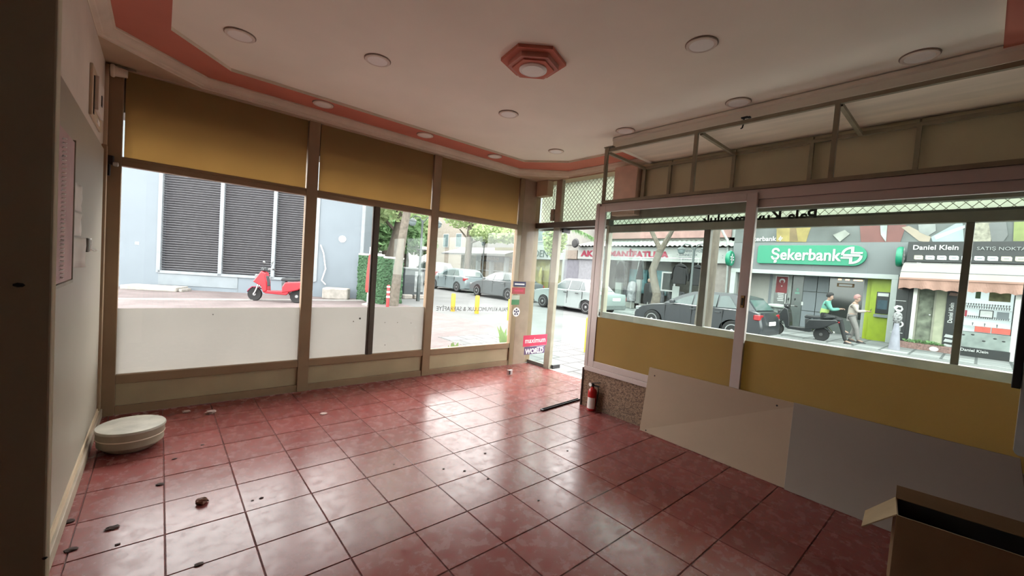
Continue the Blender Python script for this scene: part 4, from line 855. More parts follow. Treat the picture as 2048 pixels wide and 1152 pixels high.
MB().box(XB1+.0,XB1+.1,2.90,3.95,SLAB,.54).build('window_base', mat('bank_dark_base', (0.13,0.155,0.145), .5), bk)
M_ORG = mat('warm_lamp', (1.0,0.42,0.14), .5, emit=5.0)
for a, b in ((3.70,3.60),(3.48,3.36),(3.24,2.98)): MB().box(XB1+.05,XB1+.058,b,a,1.98,2.02).build('ceiling_lamp', M_ORG, wn)
MB().box(XB1+.05,XB1+.058,3.20,3.72,1.72,1.86).build('notice', mat('amber_notice', (0.35,0.20,0.08), .6), wn)
MB().box(XB1+.044,XB1+.05,3.26,3.66,1.75,1.83).build('notice_print', M_DGL, wn)
for za, zb_ in ((SLAB,.66),(.68,1.44),(1.46,2.2)):
    for ya, yb_ in ((3.96,4.32),(4.34,4.78)): MB().box(XB1+.02,XB1+.1,ya,yb_,za,zb_).build('cladding_panel', M_CLAD, bk, bevel=.004)
MB().box(XB1+.05,XB1+.09,4.80,5.16,SLAB,2.2).build('fixed_pane', mat('grey_green_pane', (0.16,0.19,0.185), .2), bk)
MB().box(XB1+.0,XB1+.02,4.735,4.80,.88,1.02).build('door_phone', M_SGNW, bk)
ph = MB().box(XB1+.04,XB1+.05,4.9,5.06,1.32,1.40).ball((XB1+.045,4.98,1.5),(.006,.05,.07),10,6).build('green_figure', mat('mint_sticker', (0.30,0.60,0.48), .6), bk)
dr = MB().box(XB1-.02,XB1+.08,5.18,5.90,SLAB,2.2).build('entrance_door', mat('bank_door_frame', (0.42,0.46,0.44), .5, .2), bk, bevel=.01)
MB().box(XB1-.028,XB1-.02,5.30,5.78,SLAB+.15,2.05).build('door_glass', mat('door_glass_grey', (0.20,0.22,0.21), .15), dr)
MB().box(XB1-.034,XB1-.028,5.33,5.74,1.32,1.99).build('red_poster', mat('red_flag_poster', (0.36,0.05,0.06), .6), dr)
mo = MB()
for i in range(12):
    t0 = -2.5+i*5.0/12+PI/2; t1_ = t0+5.0/12
    w0 = .030*math.sin(PI*i/12)+.004; w1 = .030*math.sin(PI*(i+1)/12)+.004
    c_ = (5.53,1.80); R_ = .085
    P = [(c_[0]+(R_+s*w)*math.cos(t), c_[1]+(R_+s*w)*math.sin(t)) for t, w in ((t0,w0),(t1_,w1)) for s in (-1,1)]
    mo.add([(XB1-.037,)+P[0],(XB1-.037,)+P[1],(XB1-.037,)+P[3],(XB1-.037,)+P[2]],[(0,1,2,3)])
mo.lathe([(.028,0),(.028,.002)], (XB1-.038,5.53,1.60), 5, 'x').build('white_crescent', M_SGNW, dr)
mo = MB()
for i in range(5): mo.box(XB1-.036,XB1-.034,5.42+.015*(i%2),5.66-.02*(i%3),1.28-.075*i,1.32-.075*i)
mo.build('small_print', M_SGNW, dr)
MB().tube([(XB1-.03,5.34,1.28),(XB1-.09,5.34,1.28),(XB1-.09,5.34,.36),(XB1-.03,5.34,.36)],.016,8).build('pull_handle', M_CHROME, dr)
MB().box(XB1+.02,XB1+.1,5.92,7.1,SLAB,2.2).build('plaster_panel', M_CREAM, bk); MB().box(XB1-.0,XB1+.1,5.90,6.0,SLAB,2.2).build('door_reveal', M_CLAD, bk)
# name sign
ys0, zs0 = yz(1517,508,XB0); ys1, _ = yz(1735,512,XB0); zc, hh = 2.835, .365
poly = [(ys0+.0,zc-hh+.06),(ys0-.06,zc-hh),(ys1+hh,zc-hh)]+[(ys1+hh-hh*math.sin(a),zc-hh*math.cos(a)) for a in [PI*i/12 for i in range(1,12)]]+[(ys1+hh,zc+hh),(ys0-.06,zc+hh),(ys0,zc+hh-.06)]
sg = MB().prism(poly,'yz',XB0-.12,XB0-.005).build('name_sign', M_GRN, bk, bevel=.01)
ftext('Şekerbank', XB0-.135, 4.60, 2.82, .60, M_SGNW, sg, bold=.012, sx=.845)
lg = MB(); ly, lz = 3.17, 2.84      # round emblem of two interlocked halves
def half(sg, d):
    P = lambda u, v: (ly-u*sg, lz+v*sg)                     # u to the right, v up as the reader sees it
    for i in range(8):
        t0, t1_ = PI-PI*.5*i/8, PI-PI*.5*(i+1)/8
        lg.prism([P(r0*math.cos(t), .03+r0*math.sin(t)*.92) for r0, t in ((.30,t0),(.30,t1_),(.22,t1_),(.22,t0))],'yz',XB0-.145-d,XB0-.13)
    lg.prism([P(-.03,.306),P(.055,.306),P(.055,.09),P(-.03,.09)],'yz',XB0-.147-d,XB0-.13)
    lg.prism([P(-.03,.12),P(.30,.12),P(.30,.062),P(-.03,.062)],'yz',XB0-.149-d,XB0-.13)
    lg.prism([P(-.30,.040),P(.24,.040),P(.24,.005),P(-.30,.005)],'yz',XB0-.151-d,XB0-.13)
half(1, 0); half(-1, .0007)
lg.build('round_emblem', M_SGNW, sg)
def disc_sign(y, z, lab):
    t = thing('round_sign', lab, 'sign', (18.3,y,z))
    MB().lathe([(.02,0),(.30,.0),(.33,.04),(.33,.12),(.30,.16),(.02,.16)], (18.35,y-.08,z), 20, 'y').build('disc', M_GRN, t, smooth=True)
    for s in (0,.17): MB().box(18.17,18.5,y-.095+s,y-.085+s,z+.03,z+.09).box(18.2,18.53,y-.095+s,y-.085+s,z-.08,z-.02).box(18.30,18.36,y-.095+s,y-.085+s,z-.2,z+.2).build('mark', M_SGNW, t)
    MB().bar((18.6,y,z+.1),(18.78,y,z+.1),.04,.04).build('bracket', M_CLAD, t)
p = atX(1460,517,18.35); disc_sign(p.y, p.z, 'round green projecting sign left of the bank by the drainpipe')
p = atX(1806,512,18.0); disc_sign(p.y+.1, p.z, 'round green projecting sign between the bank and the watch shop')
# hoarding above
bb_ = thing('hoarding', 'long printed hoarding band above the bank and watch shop', 'billboard', (18.72,2,3.3))
MB().box(18.74,18.9,-6,7.2,3.33,6.5).build('panel', mat('hoarding_grey', (0.16,0.18,0.175), .6, var=.3, scale=1.2), bb_)
def patch(poly, col, nm='print', var=.25, sc=3):
    P = [yz(px,py,18.735) for px,py in poly]
    NP[0] += 1; MB().prism(P,'yz',18.733-.003*NP[0],18.739).build(nm, mat('print_%03d' % len(MATS), col, .6, var=var, scale=sc), bb_)
NP = [0]
patch([(1554,400),(1640,400),(1612,484),(1553,483)], (0.42,0.33,0.10)); patch([(1580,455),(1590,440),(1596,482),(1579,483)], (0.26,0.18,0.08))
patch([(1716,400),(1830,400),(1800,486),(1722,484)], (0.26,0.10,0.09), var=.1); patch([(1803,455),(1818,452),(1862,474),(1858,485),(1838,482)], (0.50,0.42,0.33), var=.1); patch([(1836,445),(1870,430),(1872,462),(1856,472),(1838,464)], (0.34,0.36,0.35))
patch([(1862,474),(1925,440),(1928,486),(1866,486)], (0.42,0.52,0.54), var=.12); patch([(1868,472),(1930,450),(1930,456),(1872,480)], (0.6,0.64,0.64), var=.05)
patch([(1942,400),(1985,400),(1982,487),(1938,486)], (0.40,0.38,0.30), var=.4, sc=9); patch([(1978,448),(1990,440),(2012,444),(2016,470),(2004,487),(1984,487)], (0.20,0.21,0.21), var=.1); patch([(2030,400),(2075,400),(2075,488),(2026,487)], (0.30,0.36,0.12))
patch([(1666,470),(1690,460),(1700,468),(1680,484)], (0.40,0.42,0.38)); patch([(1760,440),(1776,440),(1772,484),(1762,470)], (0.45,0.50,0.48), var=.3)
text('lettering', 'Şekerbank', .26, M_SGNW, bb_, frame((18.722,6.2,3.47),(0,-1,0),(0,0,1)), ext=.003, bold=.004)
MB().box(18.722,18.728,5.42,5.55,3.44,3.47).box(18.722,18.728,5.40,5.53,3.49,3.52).box(18.722,18.728,5.46,5.49,3.38,3.58).build('small_emblem', M_SGNW, bb_)
# ---- watch shop
ws = thing('watch_shop', 'black fronted watch shop with pink awning and lit display shelves', 'building', (18.0,-.5,SLAB))
XD = 18.0; M_BLK = mat('shop_black_panel', (0.028,0.032,0.034), .45, var=.1)
MB().box(XD,XD+.7,-5,1.70,2.62,3.26).build('sign_board', M_BLK, ws, bevel=.01)
ftext('Daniel Klein', XD-.015, 1.09, 3.07, .205, M_SGNW, ws, bold=.003, sx=.98)
ftext('SATIŞ NOKTASI', XD-.015, -.26, 3.045, .135, mat('sign_grey', (0.45,0.47,0.47), .6), ws, sx=1.05)
x = 1.53
for i in range(12):
    w = .20; mb = MB().prism([(x,2.72),(x-.03,2.70),(x-w,2.70),(x-w,2.80),(x-w+.03,2.83),(x,2.83)][::-1],'yz',XD-.012,XD-.001); o = mb.build('brand_pill', mat('pill_cream' if i in (0,7,8,9) else 'pill_white', (0.72,0.70,0.52) if i in (0,7,8,9) else (0.72,0.75,0.76), .5), ws)
    MB().box(XD-.016,XD-.012,x-w+.05,x-.05,2.755,2.775).build('small_print', M_CLAD, o); x -= .252
MB().box(XD+.12,XD+5,-5,1.70,SLAB,2.62).build('dark_back', mat('shop_back', (0.30,0.31,0.30), .7), ws)
MB().box(XD+.02,XD+.14,1.44,1.72,SLAB,2.62).build('side_panel', M_BLK, ws)
def watch(y, z, s, par):
    o = MB().lathe([(s,0),(s,.01),(s*.8,.012)], (XD-.004,y,z), 18, 'x').build('watch_print', M_CHROME, par); MB().lathe([(s*.6,0),(s*.6,.003)], (XD-.007,y,z), 14, 'x').build('dial_print', M_BLK, o)
    MB().box(XD+.002,XD+.02,y-s*.45,y+s*.45,z-s*2.2,z+s*2.2).build('strap_print', mat('print_grey', (0.36,0.38,0.38), .5), o)
sp_ = bpy.data.objects['side_panel']
mb = MB().box(XD+.005,XD+.02,1.56,1.84,SLAB,2.2); o = mb.build('poster_board', M_BLK, ws); watch(1.70, .62, .105, o)
MB().prism([(1.82,1.05),(1.88,1.15),(1.80,1.22),(1.68,1.20),(1.64,1.10),(1.68,1.02),(1.78,1.0)],'yz',XD-.002,XD+.005).build('watch_case_print', M_SGNW, o)
MB().prism([(1.80,1.10),(1.76,1.16),(1.69,1.15),(1.70,1.07)],'yz',XD-.006,XD-.002).build('watch_hole_print', M_BLK, o)
MB().box(XD-.0,XD+.005,1.6,1.9,1.36,1.375).box(XD-.0,XD+.005,1.6,1.9,.33,.345).build('line_print', M_SGNW, o)
# awning: curved cloth with scalloped valance
M_AW = mat('pale_awning_cloth', (0.42,0.37,0.35), .8, var=.06, scale=2); M_VAL = mat('salmon_valance_cloth', (0.52,0.30,0.24), .8, var=.12, scale=3)
pr = [(18.0,2.60),(17.72,2.56),(17.45,2.44),(17.22,2.27),(17.05,2.05)]
mb = MB(); ys = (1.72,-5)
mb.add([(x_,y_,z_) for x_,z_ in pr for y_ in ys], [(2*i,2*i+1,2*i+3,2*i+2) for i in range(4)])
for y_ in ys: mb.add([(x_,y_,z_) for x_,z_ in pr]+[(18.0,y_,2.05)], [tuple(range(6))])
o = mb.build('awning', M_AW, ws); s_ = o.modifiers.new('t','SOLIDIFY'); s_.thickness = .01
for i in (1,3): MB().bar((pr[i][0]-.006,ys[0],pr[i][1]+.004),(pr[i][0]-.006,ys[1],pr[i][1]+.004),.012,.012).build('awning_seam', M_CLAD, o)
mb = MB(); n = 134
vs = []
for i in range(n+1):
    y_ = 1.72-6.72*i/n; w_ = .03*math.sin(i*.9)+.02*math.sin(i*.37)
    vs += [(17.05,y_,2.06),(17.05+w_*.5,y_,1.90),(17.05+w_,y_,1.74+.035*abs(math.sin(i*PI/5))+.012*math.sin(i*.21))]
mb.add(vs, [(3*i+j,3*i+3+j,3*i+4+j,3*i+1+j) for i in range(n) for j in range(2)])
vs = []
for i in range(21):
    x_ = 17.05+.95*i/20; vs += [(x_,1.72,2.06+ .02*i/20),(x_,1.72,1.72+.035*abs(math.sin(i*PI/5)))]
mb.add(vs, [(2*i,2*i+2,2*i+3,2*i+1) for i in range(20)])
vo = mb.build('valance', M_VAL, ws); s_ = vo.modifiers.new('t','SOLIDIFY'); s_.thickness = .008
MB().bar((17.05,1.72,2.06),(17.05,-5,2.06),.05,.05).build('front_bar', M_VAL, ws)
# shop front below
MB().box(XD-.04,XD+.1,1.36,1.45,SLAB,2.6).build('front_post', M_CHROME, ws)
cw = MB().box(XD+.02,XD+.06,.98,1.36,.12,2.3).build('curtained_door', mat('patterned_curtain', (0.24,0.27,0.20), .6, var=.55, scale=5), ws)
MB().box(XD-.02,XD+.04,.94,.98,.1,2.3).box(XD-.02,XD+.04,1.32,1.36,.1,2.3).box(XD-.02,XD+.04,.94,1.36,.04,.12).build('door_frame', mat('beige_door_frame', (0.42,0.42,0.33), .5), cw)
MB().ball((XD-.04,1.04,1.0),.025).build('door_knob', M_CHROME, cw)
MB().box(XD-.01,XD+.05,.72,.94,.10,2.3).build('cream_panel', mat('cream_shop_panel', (0.58,0.60,0.43), .6), ws)
vsn = MB().box(XD-.04,XD+.04,.46,.72,SLAB+.1,2.3).build('vertical_sign', M_BLK, ws)
text('lettering', 'Daniel Klein', .135, M_SGNW, vsn, frame((XD-.045,.60,1.12),(0,0,1),(0,1,0)), ext=.003, bold=.003, sx=.92)
for i, z in enumerate((1.86,1.68,.42,.28,.13,.0)): MB().prism([(.69,z-.04),(.52,z-.05),(.49,z+.03),(.66,z+.05)],'yz',XD-.052,XD-.041).build('brand_pill', MATS['pill_white'] if i > 1 else mat('pill_rust', (0.42,0.25,0.20), .5), vsn)
MB().box(XD-.25,XD+.1,.40,1.66,SLAB,.10).build('planter_base', mat('red_granite', (0.34,0.20,0.18), .5, var=.5, scale=20), ws)
MB().lathe([(.10,0),(.10,.01)], (XD-.265,.86,-.01), 16, 'x', 1, .7).build('oval_badge', M_SGNW, ws)
leaves('planter_greens', [(XD-.12,1.1,.14,.1,.5,.06,1)], L_DK, ws, 160, .05, 31)
M_LIT = mat('lit_display_white', (0.82,0.88,0.90), .6, var=.05, emit=.45)
cab = MB().box(XD+.10,XD+.14,-.56,.42,.60,2.3).build('lit_display_back', M_LIT, ws)
for z in (1.30,1.02,.80,.62): MB().box(XD-.15,XD+.12,-.56,.42,z-.012,z).build('glass_shelf', mat('shelf_white', (0.7,0.74,0.75), .3), ws)
for z, n, h in ((1.312,20,.055),(1.39,18,.05),(1.03,22,.05),(.81,4,.07)):
    mb = MB(); r = random.Random(int(z*100))
    for i in range(n):
        y_ = .38-i*.92/n; x_ = XD-.1+r.uniform(0,.12)
        mb.lathe([(.020,0),(.020,.012)], (x_,y_,z+h), 8, 'x'); mb.cbox((x_+.02,y_,z+h*.45),(.02,.022,h*.9))
    o = mb.build('watches', mat('watch_steel', (0.30,0.31,0.32), .35, .5, var=.6, scale=60), ws, fix=False); o['kind'] = 'stuff'
for y0_, y1_ in ((.10,-.20),(-.22,-.56)): MB().box(XD-.18,XD-.1,y1_,y0_,.64,.80).build('red_box', mat('coral_box', (0.85,0.16,0.12), .5), ws, bevel=.01)
MB().box(XD-.12,XD-.10,.05,-.22,1.06,1.28).build('watch_box', M_BLK, ws); MB().box(XD-.128,XD-.12,.03,-.20,1.08,1.26).build('box_inlay', M_SGNW, ws); MB().box(XD-.12,XD-.10,-.28,-.5,1.06,1.26).build('watch_box', M_CLAD, ws)
MB().box(XD-.14,XD-.10,.36,.28,1.06,1.24).build('red_case', mat('crimson_case', (0.55,0.04,0.08), .5), ws); MB().box(XD+.09,XD+.10,-.10,-.5,1.55,2.1).build('shelf_picture', mat('olive_picture', (0.42,0.40,0.20), .6, var=.4), ws); MB().box(XD+.09,XD+.10,.06,.16,1.6,2.0).build('shelf_picture', mat('green_picture', (0.18,0.30,0.15), .6), ws)
MB().box(XD-.2,XD+.12,-.58,.42,.17,.62).build('counter', mat('grey_green_marble', (0.36,0.42,0.40), .35, var=.25, scale=4), ws, bevel=.01)
mb = MB(); [mb.ball((XD-.205,y_,z_),(.01,.035,.02),8,6) for y_,z_ in ((.30,.52),(.12,.55),(-.10,.40),(-.3,.5),(-.46,.45))]; mb.build('counter_rivet', M_BLK, ws)
pb = MB().box(XD-.22,XD+.12,-.60,.42,SLAB,.17).build('counter_plinth', M_BLK, ws, bevel=.005); ftext('Daniel Klein', XD-.235, .06, .09, .11, M_SGNW, pb, bold=.001)
MB().box(XD-.12,XD+.1,-.68,-.58,SLAB,2.4).build('front_post', M_CHROME, ws)
pb = MB().box(XD-.06,XD+.05,-1.5,-.68,SLAB,2.0).build('poster_board', M_BLK, ws)
MB().tube([(XD-.07,-.78,1.2),(XD-.07,-.82,.6),(XD-.07,-.88,.5)],.02,6).ball((XD-.07,-.84,.45),(.01,.09,.09),10,6).ball((XD-.07,-.98,1.35),(.01,.12,.25),10,6).build('watch_print', mat('print_grey', (0.36,0.38,0.38), .5), pb)
cs = thing('draped_stand', 'slim grey draped cone stand between the bank pillar and the watch shop', 'stand', (16.6,1.62,SLAB))
MB().lathe([(.14,0),(.13,.05),(.10,.4),(.055,.78),(.05,.80)], (16.6,1.62,SLAB), 14).build('drape', mat('grey_lilac_drape', (0.42,0.42,0.50), .8), cs, smooth=True)
MB().lathe([(.05,.78),(.10,.86),(.115,.97),(.09,1.08),(.02,1.14)], (16.6,1.62,SLAB), 12).build('patterned_head', mat('speckled_cloth', (0.35,0.35,0.36), .7, var=.9, scale=22), cs, smooth=True)
# ---- clothes shop
ak = thing('clothes_shop', 'low clothes shop with white sign, red lettering and corrugated roof', 'building', (19.2,11.5,SLAB))
XA = 19.2
MB().box(XA+1.2,XA+6,7.3,16.1,SLAB,3.3).build('back_wall', mat('shop_interior', (0.28,0.28,0.25), .8, var=.2), ak)
MB().box(XA,XA+.2,14.2,16.1,SLAB,2.5).build('pale_shutter', mat('pale_lilac_shutter', (0.50,0.51,0.56), .6), ak)
MB().box(XA+.05,XA+1.2,7.3,8.55,SLAB,2.45).build('pinkish_wall', mat('pinkish_plaster', (0.52,0.46,0.43), .8), ak)
MB().box(XA,XA+.15,11.85,12.1,SLAB,2.45).build('front_post', M_PORT, ak); MB().box(XA,XA+.15,13.0,13.4,SLAB,2.45).build('front_post', mat('pale_post', (0.45,0.50,0.47), .6), ak)
MB().box(XA-.02,XA+.02,9.7,10.05,.1,1.25).build('white_stand', M_PORT, ak)
MB().box(XA-.0,XA+.3,8.5,14.2,SLAB,.18).build('step', M_CREAM, ak)
sb_ = MB().box(XA-.15,XA+.1,7.35,16.15,2.43,3.15).build('sign_board', mat('sign_off_white', (0.66,0.70,0.68), .5, var=.04), ak, bevel=.01)
M_RL = mat('sign_red_letters', (0.50,0.02,0.08), .5)
ftext('AK', XA-.165, 15.45, 2.74, .46, M_RL, sb_, bold=.02, sx=1.35); ftext('MANİFATURA', XA-.165, 12.10, 2.75, .44, M_RL, sb_, bold=.02, sx=1.25)
for i, s in enumerate(('• KONFEKSİYON','• SÜNNETLİK','• TUHAFİYE')): text('lettering', s, .17, M_CLAD, sb_, frame((XA-.16,9.9,2.96-.18*i),(0,-1,0),(0,0,1)), align='LEFT', ext=.004)
text('lettering', ':', .3, M_CLAD, sb_, frame((XA-.16,7.75,2.75),(0,-1,0),(0,0,1)), ext=.004)
mb = MB(); n = 72; vs = []
for i in range(n+1): y_ = 7.3+8.9*i/n; z_ = .035*(1 if i % 2 else -1); vs += [(XA-.45,y_,3.20+z_),(XA+1.2,y_,3.62+z_)]
mb.add(vs, [(2*i,2*i+2,2*i+3,2*i+1) for i in range(n)]); o = mb.build('corrugated_roof', mat('corrugated_sheet', (0.52,0.55,0.52), .6, var=.25, scale=3), ak); s_ = o.modifiers.new('t','SOLIDIFY'); s_.thickness = .01
MB().box(XA+1.0,XA+6,7.3,14.6,3.3,3.72).build('upper_wall', mat('dirty_grey_wall', (0.30,0.30,0.27), .9, var=.3), ak)
MB().box(XA+.9,XA+6,7.9,14.6,3.72,4.75).build('pink_parapet', mat('pink_parapet', (0.60,0.36,0.33), .8, var=.15, scale=3), ak)
MB().box(XA+1.2,XA+6,14.6,17.2,3.3,7.0).build('pale_gable', mat('pale_gable', (0.62,0.60,0.56), .8), ak)
MB().box(XA+1.0,XA+6,7.2,8.0,3.3,6.0).build('white_gable', M_PORT, ak)
for y_ in (12.6,11.4): MB().box(XA+.9,XA+1.1,y_-.55,y_+.55,.7,2.0).build('blue_clothes_display', mat('turquoise_clothes', (0.20,0.48,0.52), .8, var=.35, scale=4), ak)
wf = MB().box(XA+.3,XA+.36,10.1,10.85,.95,1.95).build('window_frame', M_SGNW, ak); MB().box(XA+.29,XA+.30,10.18,10.77,1.03,1.87).build('pane', M_DGL, wf)
mb = MB(); r = random.Random(4)
for i in range(26):
    y_ = 9.1+r.random()*4.6; mb.lathe([(.02,1.0),(.14,.92),(.17,.5),(.15,.15)], (XA+.5+r.random()*.4,y_,0), 8)
o = mb.build('clothes_rail_garments', mat('mixed_clothes', (0.22,0.23,0.25), .9, var=.8, scale=3), ak, fix=False); o['kind'] = 'stuff'
pi_ = MB().tube([atX(1437,445,19.0),atX(1449,470,19.0),atX(1455,480,19.0),atX(1456,530,19.0),atX(1448,640,19.0)],.05,8).build('drainpipe', M_PORT, smooth=True); tag(pi_, 'pale drainpipe between the clothes shop and the bank', 'pipe')
MB().tube([(18.62,8.6,2.585),(18.62,13.6,2.585)],.014,8).bar((18.62,8.8,2.585),(19.06,8.8,2.585),.02,.02).bar((18.62,11.2,2.585),(19.06,11.2,2.585),.02,.02).bar((18.62,13.4,2.585),(19.06,13.4,2.585),.02,.02).build('garment_bar', M_CHROME, ak)
def coat(px, py, h, w, lab, narrow=False, X=18.6):
    p = atX(px, py, X); t = thing('hanging_coat', lab, 'coat', (X,p.y,p.z-h), group='coats hung out in front of the clothes shop')
    m = mat('black_cloth', (0.03,0.032,0.035), .9, var=.2)
    if narrow: poly = [(0,0),(-w*.2,-h*.2),(-w*.35,-h*.6),(-w*.5,-h),(w*.5,-h),(w*.32,-h*.6),(w*.16,-h*.2)]
    else: poly = [(-.06,0),(.06,0),(w*.3,-h*.10),(w*.42,-h*.22),(w*.58,-h*.8),(w*.50,-h*.82),(w*.40,-h*.45),(w*.40,-h),(-w*.40,-h),(-w*.40,-h*.45),(-w*.50,-h*.82),(-w*.58,-h*.8),(-w*.42,-h*.22),(-w*.3,-h*.10)]
    MB().prism([(p.y+a,p.z+b) for a,b in poly],'yz',X-.07,X+.07).build('body', m, t, bevel=.03)
    MB().tube([(X,p.y,p.z),(X,p.y,2.56),(X+.02,p.y,2.60),(X+.04,p.y,2.56)],.008,6).build('hanger_hook', M_CHROME, t)
coat(1362,527,.98,.80,'broad black coat hanging under the clothes shop sign'); coat(1396,530,.95,.75,'black coat hanging behind the dark post, right of the broad one'); coat(1282,520,1.0,.40,'slim black dress hanging left of the forked tree', True); coat(1311,536,.75,.32,'short black dress hanging right of the forked tree', True); coat(1243,522,1.15,.55,'dark long coat at the left end of the clothes display')
mn = thing('dressed_mannequin', 'mannequin torso in a dark jacket at the clothes shop door', 'mannequin', (18.7,11.05,SLAB)); MB().lathe([(.06,1.42),(.2,1.35),(.24,1.1),(.2,.75),(.22,.45)], (18.7,11.05,SLAB), 12).build('jacket', MATS['black_cloth'], mn, smooth=True); MB().tube([(18.7,11.05,SLAB),(18.7,11.05,SLAB+.5)],.03,8).build('pole', M_CHROME, mn); MB().ball((18.7,11.05,SLAB+1.52),(.08,.09,.11)).build('head', mat('mannequin_skin', (0.5,0.36,0.28), .6), mn, smooth=True)
mn2 = thing('dressed_mannequin', 'mannequin torso in a grey and white top left of the forked tree', 'mannequin', (18.7,12.0,SLAB)); MB().lathe([(.06,1.42),(.2,1.35),(.25,1.1),(.22,.75),(.24,.40)], (18.7,12.0,SLAB), 12).build('top', mat('grey_white_top', (0.42,0.42,0.45), .8, var=.5), mn2, smooth=True); MB().tube([(18.7,12.0,SLAB),(18.7,12.0,SLAB+.5)],.03,8).build('pole', M_CHROME, mn2)
# grey sheeted bay and round fan to the left
gs = thing('sheeted_bay', 'shop bay wrapped in wrinkled lilac grey sheeting beside the clothes shop', 'building', (19.3,16.7,SLAB))
mb = MB(); vs = []; nx, nz = 18, 14
for j in range(nz+1):
    for i in range(nx+1): vs.append((19.25+.05*noise.noise((i*.6,j*.35,2.0)),16.15+1.2*i/nx,SLAB+2.45*j/nz))
mb.add(vs,[(j*(nx+1)+i,j*(nx+1)+i+1,(j+1)*(nx+1)+i+1,(j+1)*(nx+1)+i) for j in range(nz) for i in range(nx)]); mb.build('sheeting', mat('lilac_grey_sheet', (0.36,0.36,0.42), .7, var=.08), gs, smooth=True)
MB().box(19.35,23,16.15,17.4,SLAB,3.3).build('wall', M_CREAM, gs); MB().box(19.15,19.35,16.3,17.2,2.42,2.95).build('air_conditioner', mat('beige_unit', (0.50,0.42,0.35), .6), gs)
ld = MB().box(19.3,23,16.15,17.4,3.3,7.0).build('upper_wall', M_CREAM, gs)
p = atX(1150,486,18.6); fn = thing('round_dish', 'black round dish hanging above the sheeted bay', 'dish', (18.6,p.y,p.z)); MB().lathe([(0,-.06),(.22,-.04),(.28,.03),(.27,.05),(.20,.0),(0,-.03)], (18.6,p.y,p.z), 22, 'x').build('dish', M_BLACK, fn, smooth=True); MB().tube([(18.6,p.y,p.z),(19.3,p.y,p.z-.2)],.03,8).build('bracket', M_STEEL, fn)
# ---- boutique with ARDEN lettering and the jewellers beyond
ar = thing('boutique', 'pale boutique with dark green name lettering and golden window', 'building', (19.5,19.4,SLAB))
MB().box(19.5,24,17.4,21.6,2.35,3.3).build('fascia', M_PORT, ar); text('lettering', 'ARDEN', .68, mat('dark_green_letters', (0.05,0.13,0.10), .6), ar, frame((19.48,20.15,2.70),(0,-1,0),(0,0,1)), ext=.01, sx=1.0)
MB().box(19.9,24,17.4,21.6,SLAB,2.35).build('shop_interior', mat('golden_interior', (0.52,0.44,0.16), .6, var=.5, scale=1.5), ar); MB().box(19.5,19.9,17.4,17.75,SLAB,2.35).build('pier', M_PORT, ar); MB().box(19.5,19.9,21.3,21.6,SLAB,2.35).build('pier', M_PORT, ar)
MB().box(19.6,19.62,17.75,21.3,SLAB,2.35).build('shop_pane', M_GLASS2, ar)
MB().lathe([(.05,1.9),(.14,1.7),(.20,1.35),(.14,1.1),(.24,.6),(.30,.3)], (19.78,19.9,SLAB), 12).build('gold_dress', mat('gold_cloth', (0.65,0.55,0.20), .4, .3), ar, smooth=True)
up = MB().box(20.2,24,17.4,21.6,3.3,8.0).build('upper_floor', mat('pale_blue_facade', (0.46,0.54,0.55), .6), ar)
for y_ in (18.1,19.4,20.7): f_ = MB().box(20.15,20.2,y_-.4,y_+.4,3.6,4.9).build('upper_window', M_SGNW, ar); MB().box(20.13,20.15,y_-.33,y_+.33,3.67,4.83).build('pane', mat('sky_pane', (0.30,0.40,0.42), .15), f_)
jw = thing('jeweller_shop', 'jeweller shop with dark sign, lit display and white canopy roof', 'building', (19.5,25.5,SLAB))
MB().box(19.9,24,21.6,30,SLAB,2.5).build('shop_front', mat('jeweller_display', (0.42,0.34,0.22), .5, var=.7, scale=7), jw)
for y_ in (21.8,23.6,25.4,27.2,29.0): MB().box(19.6,19.9,y_-.12,y_+.12,SLAB,2.4).build('front_post', M_PORT, jw)
for z_ in (.5,1.3): MB().box(19.7,19.9,23.7,27.1,z_,z_+.05).build('display_shelf', M_SGNW, jw)
js = MB().box(19.4,19.6,23.7,27.0,2.02,2.48).build('sign_board', mat('jeweller_sign', (0.12,0.12,0.12), .5), jw); ftext('KUYUMCULUK', 19.38, 25.2, 2.25, .34, mat('sign_tan_letters', (0.60,0.50,0.36), .5), js)
ys_ = MB().box(19.3,19.5,21.6,24.6,2.45,3.1).build('yellow_sign', mat('cream_yellow_sign', (0.72,0.66,0.40), .5), jw); ftext('YAN KU', 19.28, 23.1, 2.78, .36, mat('olive_letters', (0.30,0.26,0.12), .5), ys_)
MB().add([(18.2,22.0,2.55),(18.2,30.5,2.55),(20.2,30.5,3.15),(20.2,22.0,3.15)],[(0,1,2,3)]).build('canopy_roof', mat('white_canopy', (0.62,0.63,0.60), .7), jw)
MB().box(18.19,18.22,22.0,30.5,2.42,2.56).build('canopy_edge', mat('grey_canopy_edge', (0.38,0.39,0.38), .7), jw)
MB().box(21,24.2,21.6,31,3.1,4.1).build('upper_parapet', mat('grey_parapet', (0.42,0.42,0.40), .8), jw)
# cafe umbrellas
def umbrella(x, y, h, r, lab):
    t = thing('cafe_umbrella', lab, 'parasol', (x,y,G), group='cafe umbrellas down the street'); MB().tube([(x,y,G),(x,y,h)],.03,8).build('pole', M_CHROME, t)
    MB().lathe([(r,h-.55),(r,h-.5),(r*.5,h-.22),(.03,h)], (x,y,0), 8).build('canopy', mat('white_umbrella_cloth', (0.70,0.70,0.66), .8, var=.08), t)
umbrella(16.2,31.6,3.15,2.0,'white cafe umbrella left of the jeweller canopy'); umbrella(15.6,36.5,2.75,1.7,'lower white cafe umbrella half behind the first')
